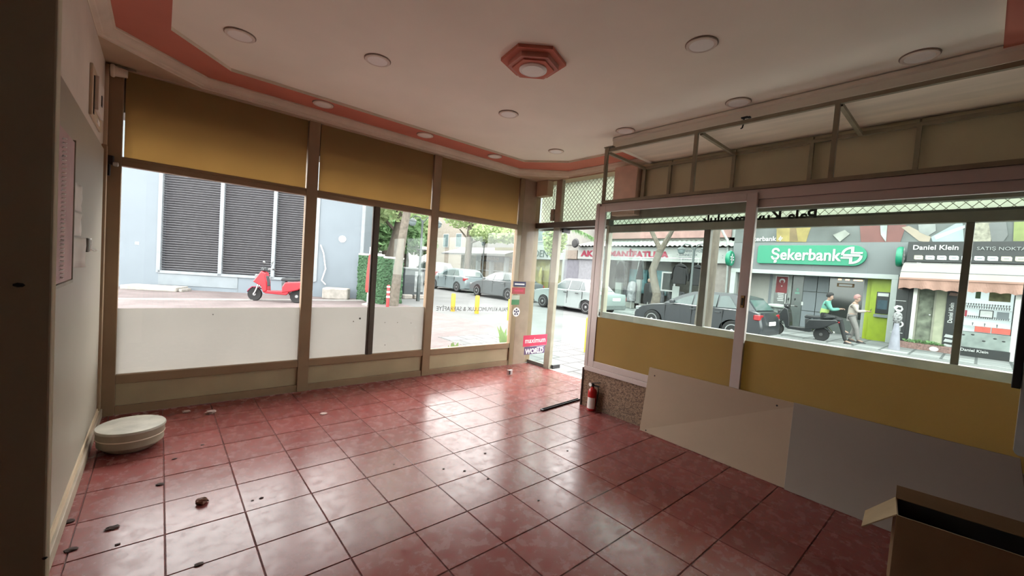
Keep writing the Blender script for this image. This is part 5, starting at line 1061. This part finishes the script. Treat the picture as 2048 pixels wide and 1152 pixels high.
# apartment blocks behind
def block(lab, x0, x1, y0, y1, h, m, face):
    t = thing('apartment_block', lab, 'building', ((x0+x1)/2,(y0+y1)/2,G)); MB().box(x0,x1,y0,y1,G,h).build('wall', m, t)
    for fl in range(1, int(h/3)):
        z = fl*3+.6
        if face == 'x':
            n = max(2,int((y1-y0)/2.6))
            for i in range(n):
                y = y0+(i+.5)*(y1-y0)/n; w = MB().box(x0-.03,x0+.02,y-.6,y+.6,z,z+1.6).build('window', M_SGNW, t); MB().box(x0-.045,x0-.03,y-.52,y+.52,z+.08,z+1.52).build('pane', MATS['sky_pane'], w)
        else:
            n = max(2,int((x1-x0)/2.6))
            for i in range(n):
                x = x0+(i+.5)*(x1-x0)/n; w = MB().box(x-.6,x+.6,y0-.03,y0+.02,z,z+1.6).build('window', M_SGNW, t); MB().box(x-.52,x+.52,y0-.045,y0-.03,z+.08,z+1.52).build('pane', MATS['sky_pane'], w)
        if face == 'x': MB().box(x0-1.0,x0,y0+.4,y0+3.2,z-.5,z+.35).build('balcony', M_CREAM, t)
        else: MB().box(x0+.4,x0+3.2,y0-1.0,y0,z-.5,z+.35).build('balcony', M_CREAM, t)
block('cream apartment block with balconies behind the jeweller canopy', 25.5,36,24,46,13, mat('cream_render', (0.58,0.52,0.44), .8), 'x')
block('pale far apartment block closing the street end', 12,34,62,72,14, mat('pale_render', (0.55,0.56,0.54), .8), 'y')
block('grey far apartment block behind the park trees', -14,10,58,68,13, mat('grey_render', (0.45,0.47,0.48), .8), 'y')
# ================================================================== VEHICLES
M_TYRE = mat('tyre_rubber', (0.025,0.025,0.027), .85); M_RIMS = mat('alloy_rim', (0.62,0.63,0.64), .3, .6, var=.05); M_CWIN = mat('car_window_glass', (0.11,0.15,0.155), .10, var=.3, scale=1.5, spec=.45); M_TAIL = mat('tail_lamp', (0.55,0.02,0.03), .25, var=.1); M_HEAD = mat('head_lamp', (0.42,0.46,0.47), .15, var=.1); M_UNDER = mat('car_underside', (0.03,0.03,0.03), .8)
def wheel(par, x, y, r, side, w=.19, spokes=5):
    t = MB().lathe([(r*.62,-w/2),(r*.92,-w/2),(r,-w*.34),(r,w*.34),(r*.92,w/2),(r*.62,w/2)], (x,y,r), 22, 'y').build('wheel', M_TYRE, par, smooth=True, world=False)
    mb = MB(); yo = y+side*w*.42
    mb.lathe([(r*.66,0),(r*.66,side*.02),(r*.58,side*.02),(r*.56,-side*.03)], (x,yo,r), 20, 'y')
    for i in range(spokes):
        a = 2*PI*i/spokes+.3; d = Vector((math.cos(a),0,math.sin(a))); mb.bar(Vector((x,yo+side*.005,r))+d*.03,Vector((x,yo+side*.005,r))+d*r*.6,.09*r/.3,.02,(0,1,0))
    mb.lathe([(.055,0),(.055,side*.02),(.03,side*.03)], (x,yo,r), 12, 'y'); 
    mb.build('rim', M_RIMS, t, world=False); MB().lathe([(r*.6,0),(r*.6,.004)], (x,yo-side*.03,r), 16, 'y').build('brake_disc', M_UNDER, t, world=False)
def car(lab, rear, rz, sp, paint, name='parked_car', spokes=5):
    L, Wd, xr, xf, r, zb = sp['L'], sp['W'], sp['xr'], sp['xf'], sp['r'], sp['zb']; hw = Wd/2
    t = thing(name, lab, 'car', (rear[0]-math.cos(rz)*xr+math.sin(rz)*(hw-.1), rear[1]-math.sin(rz)*xr-math.cos(rz)*(hw-.1), G), rz, 'cars parked along the street')
    def tp(x): return 1-.13*abs((x-L/2)/(L/2))**3.5
    top = sp['body']; ra = r+.055
    arch = lambda cx: [(cx+ra*math.cos(a), max(zb, r+ra*math.sin(a))) for a in [PI*i/12 for i in range(0,13)]]
    fA, rA = arch(xf), arch(xr)
    outline = list(top)+[(xf+ra,zb)]+fA+[(xf-ra,zb),(xr+ra,zb)]+rA+[(xr-ra,zb)]
    def layer(y, ins):
        res = []
        for x, z in outline:
            x2 = L/2+(x-L/2)*(1-ins/(L/2)); z2 = z-ins*(.55 if z > .55 else 0); res.append((x2, y*tp(x), z2))
        return res
    n = len(outline); lay = [layer(-hw,.05),layer(-hw+.06,.012),layer(-hw+.16,0),layer(hw-.16,0),layer(hw-.06,.012),layer(hw,.05)]
    vs = [p for l in lay for p in l]; fs = []
    for k in range(5):
        for i in range(n): j = (i+1) % n; fs.append((k*n+i,k*n+j,(k+1)*n+j,(k+1)*n+i))
    fs += [tuple(range(n)), tuple(range(5*n+n-1,5*n-1,-1))]
    MB().add(vs, fs).build('body', paint, t, smooth=True, world=False)
    cb_ = sp['cabin']; z0 = min(z for x,z in cb_); z1 = max(z for x,z in cb_); wB, wT = hw-.05, hw-.27
    def cw_(x, z): return (wB+(wT-wB)*(z-z0)/(z1-z0))*tp(x)
    n = len(cb_)
    MB().add([(x,-cw_(x,z),z) for x,z in cb_]+[(x,cw_(x,z),z) for x,z in cb_], [tuple(range(n)),tuple(range(2*n-1,n-1,-1))]+[(i,(i+1)%n,n+(i+1)%n,n+i) for i in range(n)]).build('cabin', paint, t, smooth=True, world=False)
    for s in (-1,1):
        for poly in sp['win']: MB().add([(x,s*(cw_(x,z)+.006),z) for x,z in poly]+[(x,s*(cw_(x,z)-.03),z) for x,z in poly], [tuple(range(len(poly)))]+[(i,(i+1)%len(poly),len(poly)+(i+1)%len(poly),len(poly)+i) for i in range(len(poly))]).build('side_window', M_CWIN, t, world=False)
        x0 = sp['win'][0][0][0]; x1_ = sp['win'][-1][1][0]
        if sp.get('trim'): MB().tube([(a,s*(cw_(a,z0)+.012),z0+.025) for a in [x0+(x1_-x0)*i/6 for i in range(7)]], .012, 5).build('chrome_strip', M_CHROME, t, world=False)
        for hxp in sp['handles']: MB().cbox((hxp,s*(hw*tp(hxp)-.005),z0-.10),(.17,.03,.035),b=.01).build('door_handle', sp.get('hm', paint), t, world=False)
        for dx in sp['doors']: MB().box(dx-.004,dx+.004,s*(hw*tp(dx)-.03),s*(hw*tp(dx)+.002),zb+.14,z0-.01).build('door_gap', M_UNDER, t, world=False)
        MB().box(xr+ra+.02,xf-ra-.02,s*(hw-.05)*.99,s*(hw+.003)*.985,zb-.02,zb+.10).build('sill', sp.get('sillm', M_UNDER), t, world=False)
        mx_ = sp['mirror']; m_ = MB().cbox((mx_,s*(hw+.07),z0+.09),(.16,.18,.12),b=.04).build('wing_mirror', sp.get('mm', paint), t, world=False)
        wheel(t, xr, s*(hw-.10), r, s, spokes=spokes); wheel(t, xf, s*(hw-.10), r, s, spokes=spokes)
        a = sp['tail']; MB().cbox((a[0]+.06,s*(hw*.76),a[1]),(a[2],hw*.36,a[3]),b=.03).build('tail_lamp', M_TAIL, t, world=False)
        a = sp['head']; MB().cbox((a[0],s*(hw*.70),a[1]),(a[2],hw*.40,a[3]),b=.04).build('head_lamp', M_HEAD, t, world=False)
    def glassq(a, b, nm):
        (xa,za),(xb,zb2) = a, b; d = Vector((xb-xa,0,zb2-za)).normalized(); nn = Vector((-d.z,0,d.x)); nn = nn if nn.z > 0 else -nn
        A_, B_ = Vector((xa,0,za))+d*.05, Vector((xb,0,zb2))-d*.05; wa, wb_ = cw_(xa,za)-.07, cw_(xb,zb2)-.07
        q = [A_+nn*.008+Vector((0,-wa,0)),B_+nn*.008+Vector((0,-wb_,0)),B_+nn*.008+Vector((0,wb_,0)),A_+nn*.008+Vector((0,wa,0))]
        MB().add(q+[p-nn*.03 for p in q],[(0,1,2,3),(0,1,5,4),(1,2,6,5),(2,3,7,6),(3,0,4,7)]).build(nm, M_CWIN, t, world=False)
    glassq(*sp['wind'],'windscreen'); glassq(*sp['rearw'],'rear_window')
    MB().cbox((sp['body'][0][0]+.02,0,zb+.16),(.10,Wd*.86,.20),b=.04).build('rear_bumper', sp.get('bump', paint), t, world=False)
    MB().cbox((sp['plate'][0],0,sp['plate'][1]),(.02,.50,.11)).build('number_plate', M_WHITE, t, world=False)
    MB().cbox((L-.06,0,zb+.16),(.12,Wd*.82,.20),b=.04).build('front_bumper', sp.get('bump', paint), t, world=False)
    MB().box(xr-.2,xf+.2,-hw+.2,hw-.2,zb-.02,zb+.2).build('underbody', M_UNDER, t, world=False)
    return t
HATCH = dict(L=4.30,W=1.78,xr=.78,xf=3.48,r=.315,zb=.20,
    body=[(.05,.25),(.0,.48),(.03,.66),(.10,.94),(.30,1.00),(1.2,.99),(2.2,.96),(3.05,.93),(3.55,.86),(3.95,.76),(4.20,.62),(4.29,.46),(4.27,.24)],
    cabin=[(.18,.93),(.42,1.20),(.52,1.34),(1.0,1.425),(1.7,1.44),(2.15,1.40),(2.55,1.25),(3.10,.93)],
    win=[[(.72,1.0),(1.28,.99),(1.28,1.33),(1.02,1.36)],[(1.34,.99),(2.05,.97),(2.05,1.31),(1.7,1.36),(1.34,1.36)],[(2.11,.97),(2.80,.965),(2.45,1.17),(2.11,1.30)]],
    handles=[1.25,2.05],doors=[1.10,2.07,3.0],mirror=2.72,tail=(.10,.80,.18,.16),head=(4.12,.64,.22,.14),wind=((2.15,1.40),(3.10,.93)),rearw=((.50,1.32),(.18,.96)),plate=(-.005,.62),trim=True)
SEDAN = dict(HATCH, L=4.55, xr=.95, xf=3.65, body=[(.05,.25),(.0,.50),(.02,.72),(.08,.93),(.5,1.0),(1.2,.98),(2.3,.96),(3.2,.93),(3.75,.86),(4.2,.74),(4.46,.60),(4.54,.45),(4.52,.24)],
    cabin=[(.45,.95),(.95,1.25),(1.30,1.38),(1.9,1.43),(2.35,1.38),(2.75,1.24),(3.3,.93)],
    win=[[(.95,1.0),(1.45,.99),(1.45,1.33),(1.28,1.31)],[(1.51,.99),(2.22,.97),(2.22,1.32),(1.9,1.36),(1.51,1.345)],[(2.28,.97),(3.0,.965),(2.65,1.17),(2.28,1.30)]],
    handles=[1.42,2.22],doors=[1.25,2.25,3.15],mirror=2.92,head=(4.38,.62,.22,.14),wind=((2.35,1.38),(3.3,.93)),rearw=((1.25,1.36),(.50,1.0)))
OLD = dict(L=4.05,W=1.65,xr=.88,xf=3.35,r=.28,zb=.20,
    body=[(.02,.28),(.0,.50),(.0,.80),(.05,.88),(.95,.93),(2.0,.91),(3.0,.90),(3.55,.84),(3.95,.78),(4.03,.62),(4.04,.28)],
    cabin=[(.62,.90),(1.10,1.34),(1.35,1.39),(2.10,1.39),(2.28,1.35),(2.90,.90)],
    win=[[(1.02,.95),(1.28,.95),(1.28,1.28),(1.22,1.28)],[(1.32,.95),(1.88,.94),(1.88,1.31),(1.32,1.31)],[(1.95,.94),(2.74,.94),(2.32,1.28),(1.95,1.31)]],
    handles=[1.40,2.05],doors=[1.12,1.92,2.85],mirror=2.66,tail=(.03,.68,.10,.18),head=(3.98,.66,.10,.16),wind=((2.28,1.35),(2.90,.90)),rearw=((1.08,1.32),(.64,.93)),plate=(-.005,.68),bump=mat('grey_bumper', (0.30,0.33,0.33), .6),sillm=mat('grey_sill', (0.28,0.31,0.31), .6),hm=M_BLACK,mm=M_BLACK)
SUV = dict(HATCH, L=4.6, W=1.85, xr=.9, xf=3.65, r=.36, zb=.30, body=[(.05,.35),(.0,.6),(.02,.85),(.06,1.10),(.3,1.14),(1.4,1.13),(2.4,1.12),(3.3,1.10),(3.9,1.04),(4.35,.94),(4.55,.75),(4.58,.55),(4.55,.34)],
    cabin=[(.10,1.08),(.28,1.50),(.50,1.72),(1.3,1.78),(2.2,1.76),(2.55,1.66),(3.25,1.08)],
    win=[[(.55,1.18),(1.25,1.17),(1.25,1.66),(.62,1.62)],[(1.32,1.17),(2.1,1.16),(2.1,1.66),(1.32,1.68)],[(2.17,1.16),(3.0,1.15),(2.5,1.56),(2.17,1.65)]],
    doors=[1.2,2.15,3.1],mirror=2.95,tail=(.06,.95,.14,.28),head=(4.42,.86,.22,.16),wind=((2.55,1.66),(3.25,1.08)),rearw=((.45,1.66),(.14,1.15)),plate=(-.005,.75))
def paint(n, c, r=.3): return mat(n, c, r, .1, var=.03, coat=.3)
q = atZ(848,570,G)
car('white sport utility car half hidden behind the lamp post', (15.0,26.6), PI/2, SUV, paint('white_car_paint', (0.62,0.66,0.67)))
car('light blue grey hatchback parked behind the white umbrella', (13.75,20.9), PI/2, HATCH, paint('blue_grey_paint', (0.33,0.42,0.44)))
car('dark grey saloon parked right of the light hatchback', (13.45,15.7), PI/2, SEDAN, paint('dark_grey_paint', (0.16,0.19,0.20)), spokes=5)
w_ = car('old white saloon with grey bumpers seen through the doorway', (13.15,10.45), PI/2, OLD, paint('old_white_paint', (0.55,0.64,0.63), .35), spokes=6)
a, b = atZ(1307,637,.22), atZ(1464,660,.22); 
bk_ = car('dark blue grey hatchback behind the stout tree trunk', (b.x,b.y+.05), PI/2-.02, HATCH, paint('midnight_paint', (0.032,0.038,0.05)), spokes=10); bk_.scale = (.93,.93,.93)
car('black vehicle far behind the hedge enclosure', (9.0,30.0), PI*.95, SUV, paint('black_paint', (0.03,0.03,0.035)))
# ---- two wheelers
def scooter(lab, rear, rz, main, dark, wb=1.28, r=.215, style=0):
    t = thing('motor_scooter', lab, 'scooter', (rear[0],rear[1],G), rz, 'scooters parked outside')
    B_ = lambda mb, nm, m, bev=0, sm=False, par=None: mb.build(nm, m, par or t, smooth=sm, bevel=bev, world=False)
    def wh(x):
        w = B_(MB().lathe([(r*.70,-.035),(r*.93,-.045),(r,-.02),(r,.02),(r*.93,.045),(r*.70,.035)], (x,0,r), 22, 'y'), 'wheel', M_TYRE, sm=True)
        mb = MB(); mb.lathe([(r*.74,-.03),(r*.74,.03),(r*.66,.03),(r*.66,-.03)], (x,0,r), 20, 'y'); mb.lathe([(.05,-.05),(.05,.05)], (x,0,r), 12, 'y')
        for i in range(5): a_ = 2*PI*i/5+.5; d = Vector((math.cos(a_),0,math.sin(a_))); mb.bar(Vector((x,0,r))+d*.03,Vector((x,0,r))+d*r*.7,.035,.03,(0,1,0))
        B_(mb, 'rim', M_RIMS if style == 0 else mat('dark_rim', (0.22,0.22,0.22), .4, .4), par=w)
    wh(0); wh(wb)
    B_(MB().prism([(wb-.30,.30),(wb-.36,.26),(.30,.24),(.22,.30),(.24,.38),(wb-.44,.36),(wb-.36,.40)],'xz',-.13,.13), 'floorboard', main, .02)
    B_(MB().prism([(wb-.30,.28),(wb-.42,.34),(wb-.40,.62),(wb-.33,.92),(wb-.22,.98),(wb-.10,.80),(wb+.02,.62),(wb-.10,.55),(wb-.22,.50)],'xz',-.15,.15), 'leg_shield', main, .03)
    B_(MB().prism([(wb-.36,.45),(wb-.42,.50),(wb-.37,.80),(wb-.33,.84),(wb-.30,.60)],'xz',-.11,.11), 'inner_shield', dark, .02)
    B_(MB().prism([(.44,.30),(.42,.52),(.34,.66),(-.05,.70),(-.38,.74),(-.44,.68),(-.30,.58),(-.05,.42),(.15,.36)],'xz',-.14,.14), 'tail_body', main, .03)
    B_(MB().prism([(.46,.68),(.48,.74),(.42,.80),(.25,.79),(.05,.80),(-.20,.85),(-.34,.84),(-.36,.78),(-.2,.74),(.1,.70)],'xz',-.13,.13), 'seat', mat('scooter_seat', (0.035,0.04,0.045), .5), .03)
    B_(MB().prism([(.44,.40),(.46,.66),(.34,.68),(.30,.45)],'xz',-.10,.10), 'seat_post', dark, .02)
    for s in (-1,1): B_(MB().tube([(wb,s*.075,r),(wb-.07,s*.075,r+.16),(wb-.14,s*.07,.62)],.02,8), 'fork', M_CHROME if style == 0 else M_BLACK, sm=True)
    B_(MB().prism([(wb+.22,r+.05),(wb+.20,r+.13),(wb+.08,r+.245),(wb-.08,r+.25),(wb-.20,r+.16),(wb-.10,r+.215),(wb+.06,r+.22),(wb+.16,r+.12)],'xz',-.06,.06), 'front_fender', mat('crimson_fender', (0.40,0.03,0.10), .3) if style == 0 else main, .01)
    B_(MB().prism([(-.30,r+.10),(-.16,r+.26),(.06,r+.30),(.24,r+.20),(.06,r+.25),(-.14,r+.21),(-.26,r+.06)],'xz',-.06,.06), 'rear_fender', main, .01)
    B_(MB().tube([(wb-.22,0,.90),(wb-.30,0,1.02)],.03,8), 'steering_stem', dark, sm=True)
    hb = B_(MB().tube([(wb-.40,-.34,1.02),(wb-.32,-.20,1.04),(wb-.28,0,1.02),(wb-.32,.20,1.04),(wb-.40,.34,1.02)],.016,8), 'handlebar', M_CHROME, sm=True)
    for s in (-1,1):
        B_(MB().tube([(wb-.42,s*.36,1.015),(wb-.375,s*.27,1.03)],.024,8), 'grip', M_BLACK, sm=True, par=hb)
        B_(MB().tube([(wb-.33,s*.22,1.04),(wb-.36,s*.27,1.22)],.007,6), 'mirror_stem', M_BLACK, sm=True, par=hb)
        B_(MB().ball((wb-.36,s*.28,1.26),(.015,.075,.045),12,8), 'mirror', M_CHROME if style == 0 else M_BLACK, sm=True, par=hb)
    B_(MB().cbox((wb-.25,0,1.03),(.16,.20,.13),b=.04), 'instrument_cowl', dark)
    B_(MB().cbox((wb-.06,0,.78),(.12,.20,.16),b=.04), 'head_lamp', M_HEAD if style == 0 else mat('smoked_lamp', (0.10,0.10,0.11), .2))
    B_(MB().cbox((-.42,0,.66),(.06,.14,.05),b=.02), 'tail_lamp', M_TAIL)
    B_(MB().tube([(.18,-.12,.30),(.20,-.20,.02),(.26,-.22,.012)],.012,6), 'kickstand', M_BLACK, sm=True)
    B_(MB().tube([(.35,-.14,.26),(.1,-.16,.24),(-.12,-.17,.27),(-.30,-.17,.31)],[.02,.045,.05,.04],9), 'exhaust' if style else 'rear_motor_cover', M_CHROME if style else main, sm=True)
    if style: B_(MB().tube([(-.3,-.12,.74),(-.5,-.1,.76),(-.5,.1,.76),(-.3,.12,.74)],.012,6), 'rear_rack', M_BLACK, sm=True)
    if style == 0: B_(MB().prism([(.12,.28),(-.20,.20),(-.34,.30),(-.10,.42),(.15,.38)],'xz',-.18,-.12), 'side_cover', main, .01)
    return t
M_SCR = mat('scooter_red', (0.60,0.015,0.035), .25, var=.04, coat=.6)
fr_, re_ = atZ(504,598,G), atZ(592,606,G); ang = math.atan2(fr_.y-re_.y, fr_.x-re_.x)
scooter('red electric scooter parked in front of the louvres', (3.40,14.50), math.radians(146), M_SCR, mat('scooter_grey', (0.10,0.11,0.12), .5))
scooter('black motor scooter parked before the bank, a person seated on it', (16.1,3.30), math.radians(86), mat('scooter_black', (0.035,0.038,0.042), .35, coat=.3), M_BLACK, style=1)
rbn = thing('refuse_bin', 'grey green wheeled refuse bin behind the dark hatchback', 'bin', (18.2,5.35,SLAB)); p = atX(1552,640,17.6)
rbn.location = (17.6,p.y,SLAB); M_RB = mat('grey_green_bin', (0.30,0.36,0.33), .6)
MB().lathe([(.20,0),(.26,.85),(.27,.88)], (17.6,p.y,SLAB), 4).build('bin_body', M_RB, rbn, bevel=.02); MB().lathe([(.34,.88),(.34,.93),(.28,.98),(.05,1.0)], (17.6,p.y,SLAB), 12).build('bin_lid', mat('pale_bin_lid', (0.45,0.50,0.46), .6), rbn, smooth=True)
# ================================================================== PEOPLE
def skin(name, verts, edges, radii, m, parent, root=0, sub=2):
    me = bpy.data.meshes.new(name); me.from_pydata([tuple(v) for v in verts], edges, []); me.materials.append(m)
    o = bpy.data.objects.new(name, me); COL.objects.link(o); o.parent = parent
    sk = o.modifiers.new('skin', 'SKIN'); sk.use_smooth_shade = True
    if not me.skin_vertices: me.attributes  # layer is made with the modifier below
    lay = me.skin_vertices[0] if me.skin_vertices else None
    if lay is None:
        bm = bmesh.new(); bm.from_mesh(me); bm.verts.layers.skin.verify(); bm.to_mesh(me); bm.free(); lay = me.skin_vertices[0]
    for i, r in enumerate(radii):
        r = r if isinstance(r, tuple) else (r, r); lay.data[i].radius = r; lay.data[i].use_root = (i == root)
    s = o.modifiers.new('sub', 'SUBSURF'); s.levels = 1; s.render_levels = sub
    return o
M_SKN = mat('skin', (0.52,0.33,0.25), .55, var=.05)
def chain(names, J): return [(names.index(a), names.index(b)) for a, b in J]
def hand(V, E, R, at, d, up, s=1.0):
    """palm and five bent fingers grown from vertex index at"""
    d = Vector(d).normalized(); up = Vector(up); sd = d.cross(up).normalized(); up = sd.cross(d); w = Vector(V[at])
    pi = len(V); V.append(w+d*.05); E.append((at,pi)); R.append((.032,.018))
    for k, ln in ((-1.5,.058),(-.5,.070),(.5,.074),(1.5,.066)):
        a = w+d*.085+sd*(k*.0175); i = len(V); V.append(a); E.append((pi,i)); R.append(.0095); V.append(a+d*ln*.55-up*.012); E.append((i,i+1)); R.append(.0088); V.append(a+d*ln*.85-up*.04); E.append((i+1,i+2)); R.append(.0075)
    i = len(V); V.append(w+d*.045+sd*.04-up*.01); E.append((pi,i)); R.append(.011); V.append(w+d*.085+sd*.055-up*.02); E.append((i,i+1)); R.append(.009)
def person(lab, loc, rz, J, jacket_m, jacket_m2, leg_m, head_cover, cover_m, pose_hips):
    """J: joint positions in local metres (x forward, y left, z up)"""
    t = thing('person', lab, 'person', loc, rz); t.scale = (.91,.91,.91)
    N = list(J); V = [Vector(J[n]) for n in N]; ix = {n: i for i, n in enumerate(N)}
    rad = dict(pelvis=(.13,.11), waist=(.12,.10), chest=(.15,.115), neck0=(.075,.07), neck=.05, head0=(.062,.07), head=(.082,.095), crown=(.062,.072), nose=.012, shL=.065, elL=.042, wrL=.028, shR=.065, elR=.042, wrR=.028, hipL=.095, knL=.062, anL=.042, toL=.032, hipR=.095, knR=.062, anR=.042, toR=.032)
    EG = [('pelvis','waist'),('waist','chest'),('chest','neck0'),('neck0','neck'),('neck','head0'),('head0','head'),('head','crown'),('head0','nose')]
    for s in 'LR': EG += [('neck0','sh'+s),('sh'+s,'el'+s),('el'+s,'wr'+s),('pelvis','hip'+s),('hip'+s,'kn'+s),('kn'+s,'an'+s),('an'+s,'to'+s)]
    E = [(ix[a],ix[b]) for a,b in EG]; R = [rad[n] for n in N]
    for s in 'LR':
        d = V[ix['wr'+s]]-V[ix['el'+s]]; hand(V, E, R, ix['wr'+s], d, (0,0,1))
    skin('body', V, E, R, M_SKN, t, ix['pelvis'], 2)
    def sub(nm, names, EGs, grow, m, root):
        V2 = [J[n] for n in names]; E2 = [(names.index(a),names.index(b)) for a,b in EGs]
        R2 = []
        for n in names: r = rad[n]; r = r if isinstance(r, tuple) else (r, r); R2.append((r[0]+grow, r[1]+grow))
        return skin(nm, V2, E2, R2, m, t, names.index(root), 2)
    jn = ['pelvis','waist','chest','neck0','shL','elL','wrL','shR','elR','wrR']; je = [e for e in EG if e[0] in jn and e[1] in jn]
    sub('jacket', jn, je, .020, jacket_m, 'pelvis')
    if jacket_m2: sub('vest', ['pelvis','waist','chest'], [('pelvis','waist'),('waist','chest')], .030, jacket_m2, 'pelvis')
    ln = ['pelvis']+[a+s for s in 'LR' for a in ('hip','kn','an')]; le = [e for e in EG if e[0] in ln and e[1] in ln]
    sub('trousers', ln, le, .016, leg_m, 'pelvis')
    for s in 'LR':
        a, b = Vector(J['an'+s]), Vector(J['to'+s]); sh = MB(); d = (b-a); d.z = 0; d.normalize(); n = Vector((-d.y,d.x,0)); c = a+d*.06; z0 = min(a.z,b.z)-.065
        for hz, w, l0, l1 in ((0,.045,-.11,.16),(.035,.046,-.11,.165),(.07,.04,-.10,.10),(.10,.038,-.09,.0)):
            for k in range(12): th = 2*PI*k/12; l = (l1+l0)/2+(l1-l0)/2*math.cos(th); sh.v.append(tuple(Vector((c.x,c.y,z0+hz))+d*l+n*(w*math.sin(th))))
        for i in range(3): sh.f += [(i*12+k,i*12+(k+1)%12,(i+1)*12+(k+1)%12,(i+1)*12+k) for k in range(12)]; 
        sh.f += [tuple(range(11,-1,-1)), tuple(range(36,48))]; sh.mi = [0]*len(sh.f); sh.build('shoe', mat('dark_shoe', (0.03,0.03,0.035), .6), t, smooth=True, world=False)
    h = Vector(J['head']); fwd = (Vector(J['nose'])-Vector(J['head0'])); fwd.z = 0; fwd.normalize(); sd = Vector((-fwd.y,fwd.x,0))
    c = h-fwd*.012+Vector((0,0,.03)); hm = MB()
    for i in range(8):
        th = (PI*.62)*i/7
        for k in range(16):
            ph = 2*PI*k/16; u = fwd*(math.sin(th)*math.cos(ph)*.112)+sd*(math.sin(th)*math.sin(ph)*.100)+Vector((0,0,math.cos(th)*.125)); 
            if i >= 5 and math.cos(ph) > .25: u = fwd*(math.sin(th)*math.cos(ph)*.096)+sd*(math.sin(th)*math.sin(ph)*.098)+Vector((0,0,max(u.z,.025)))
            hm.v.append(tuple(c+u))
    hm.f = [(i*16+k,i*16+(k+1)%16,(i+1)*16+(k+1)%16,(i+1)*16+k) for i in range(7) for k in range(16)]; hm.mi = [0]*len(hm.f); hm.build(head_cover, cover_m, t, smooth=True, world=False)
    fc = h+fwd*.078
    for s in (-1,1):
        MB().ball(tuple(fc+sd*(.030*s)+Vector((0,0,-.005))),.011,8,6).build('eye', M_BLACK, t, smooth=True, world=False)
        MB().ball(tuple(h+sd*(.088*s)+Vector((0,0,-.02))),(.018,.012,.028),8,6).build('ear', M_SKN, t, smooth=True, world=False)
    MB().ball(tuple(fc+fwd*.0+Vector((0,0,-.075))),(.010,.022,.006) if abs(fwd.x) > .7 else (.022,.010,.006),8,6).build('mouth', mat('lips', (0.36,0.14,0.12), .6), t, smooth=True, world=False)
    return t
# seated on the scooter saddle, facing right (local x forward)
JS = dict(pelvis=(0,0,.90), waist=(.02,0,1.03), chest=(.05,0,1.22), neck0=(.09,0,1.38), neck=(.11,0,1.44), head0=(.14,0,1.50), head=(.145,0,1.57), crown=(.135,0,1.64), nose=(.235,0,1.525),
    shL=(.08,.18,1.35), elL=(.22,.22,1.12), wrL=(.44,.14,1.16), shR=(.08,-.18,1.35), elR=(.20,-.22,1.11), wrR=(.42,-.14,1.17),
    hipL=(.04,.10,.88), knL=(.48,.13,.82), anL=(.60,.13,.42), toL=(.74,.13,.36), hipR=(.04,-.10,.88), knR=(.46,-.13,.80), anR=(.66,-.15,.085), toR=(.82,-.16,.045))
pz = MB
person('seated person in mint and lime jacket with black cap on the scooter', (16.12,3.30,SLAB), math.radians(-76), JS, mat('mint_jacket', (0.16,0.46,0.37), .8), mat('lime_vest', (0.48,0.66,0.20), .8), mat('black_trousers', (0.025,0.027,0.03), .8), 'cap', mat('black_cap', (0.015,0.015,0.017), .8), None)
JW = dict(pelvis=(0,0,.90), waist=(.0,0,1.03), chest=(.02,0,1.22), neck0=(.05,0,1.38), neck=(.07,0,1.44), head0=(.10,0,1.50), head=(.105,0,1.57), crown=(.095,0,1.64), nose=(.195,0,1.525),
    shL=(.04,.17,1.35), elL=(.12,.21,1.11), wrL=(.36,.14,1.14), shR=(.04,-.17,1.35), elR=(.12,-.21,1.11), wrR=(.36,-.13,1.15),
    hipL=(.0,.09,.88), knL=(.10,.10,.48), anL=(-.02,.10,.09), toL=(.13,.11,.045), hipR=(0,-.09,.88), knR=(.16,-.10,.49), anR=(.22,-.10,.085), toR=(.37,-.10,.045))
p2 = person('standing person in cream jacket with pink headscarf behind the scooter', (17.15,2.75,SLAB), math.radians(-80), JW, mat('cream_jacket', (0.60,0.53,0.48), .8, var=.2), None, mat('pale_trousers', (0.36,0.34,0.33), .8), 'headscarf', mat('pink_scarf', (0.50,0.26,0.25), .8, var=.2, scale=20), None)
ph_ = MB().cbox((0,0,0),(.012,.07,.14),b=.01).build('phone', M_BLACK); ph_.location = (17.15+.43*math.cos(math.radians(-80)), 2.75+.43*math.sin(math.radians(-80)), SLAB+1.07); ph_.rotation_euler = (0,.4,math.radians(-80)); tag(ph_, 'black phone held by the person in the cream jacket', 'phone')
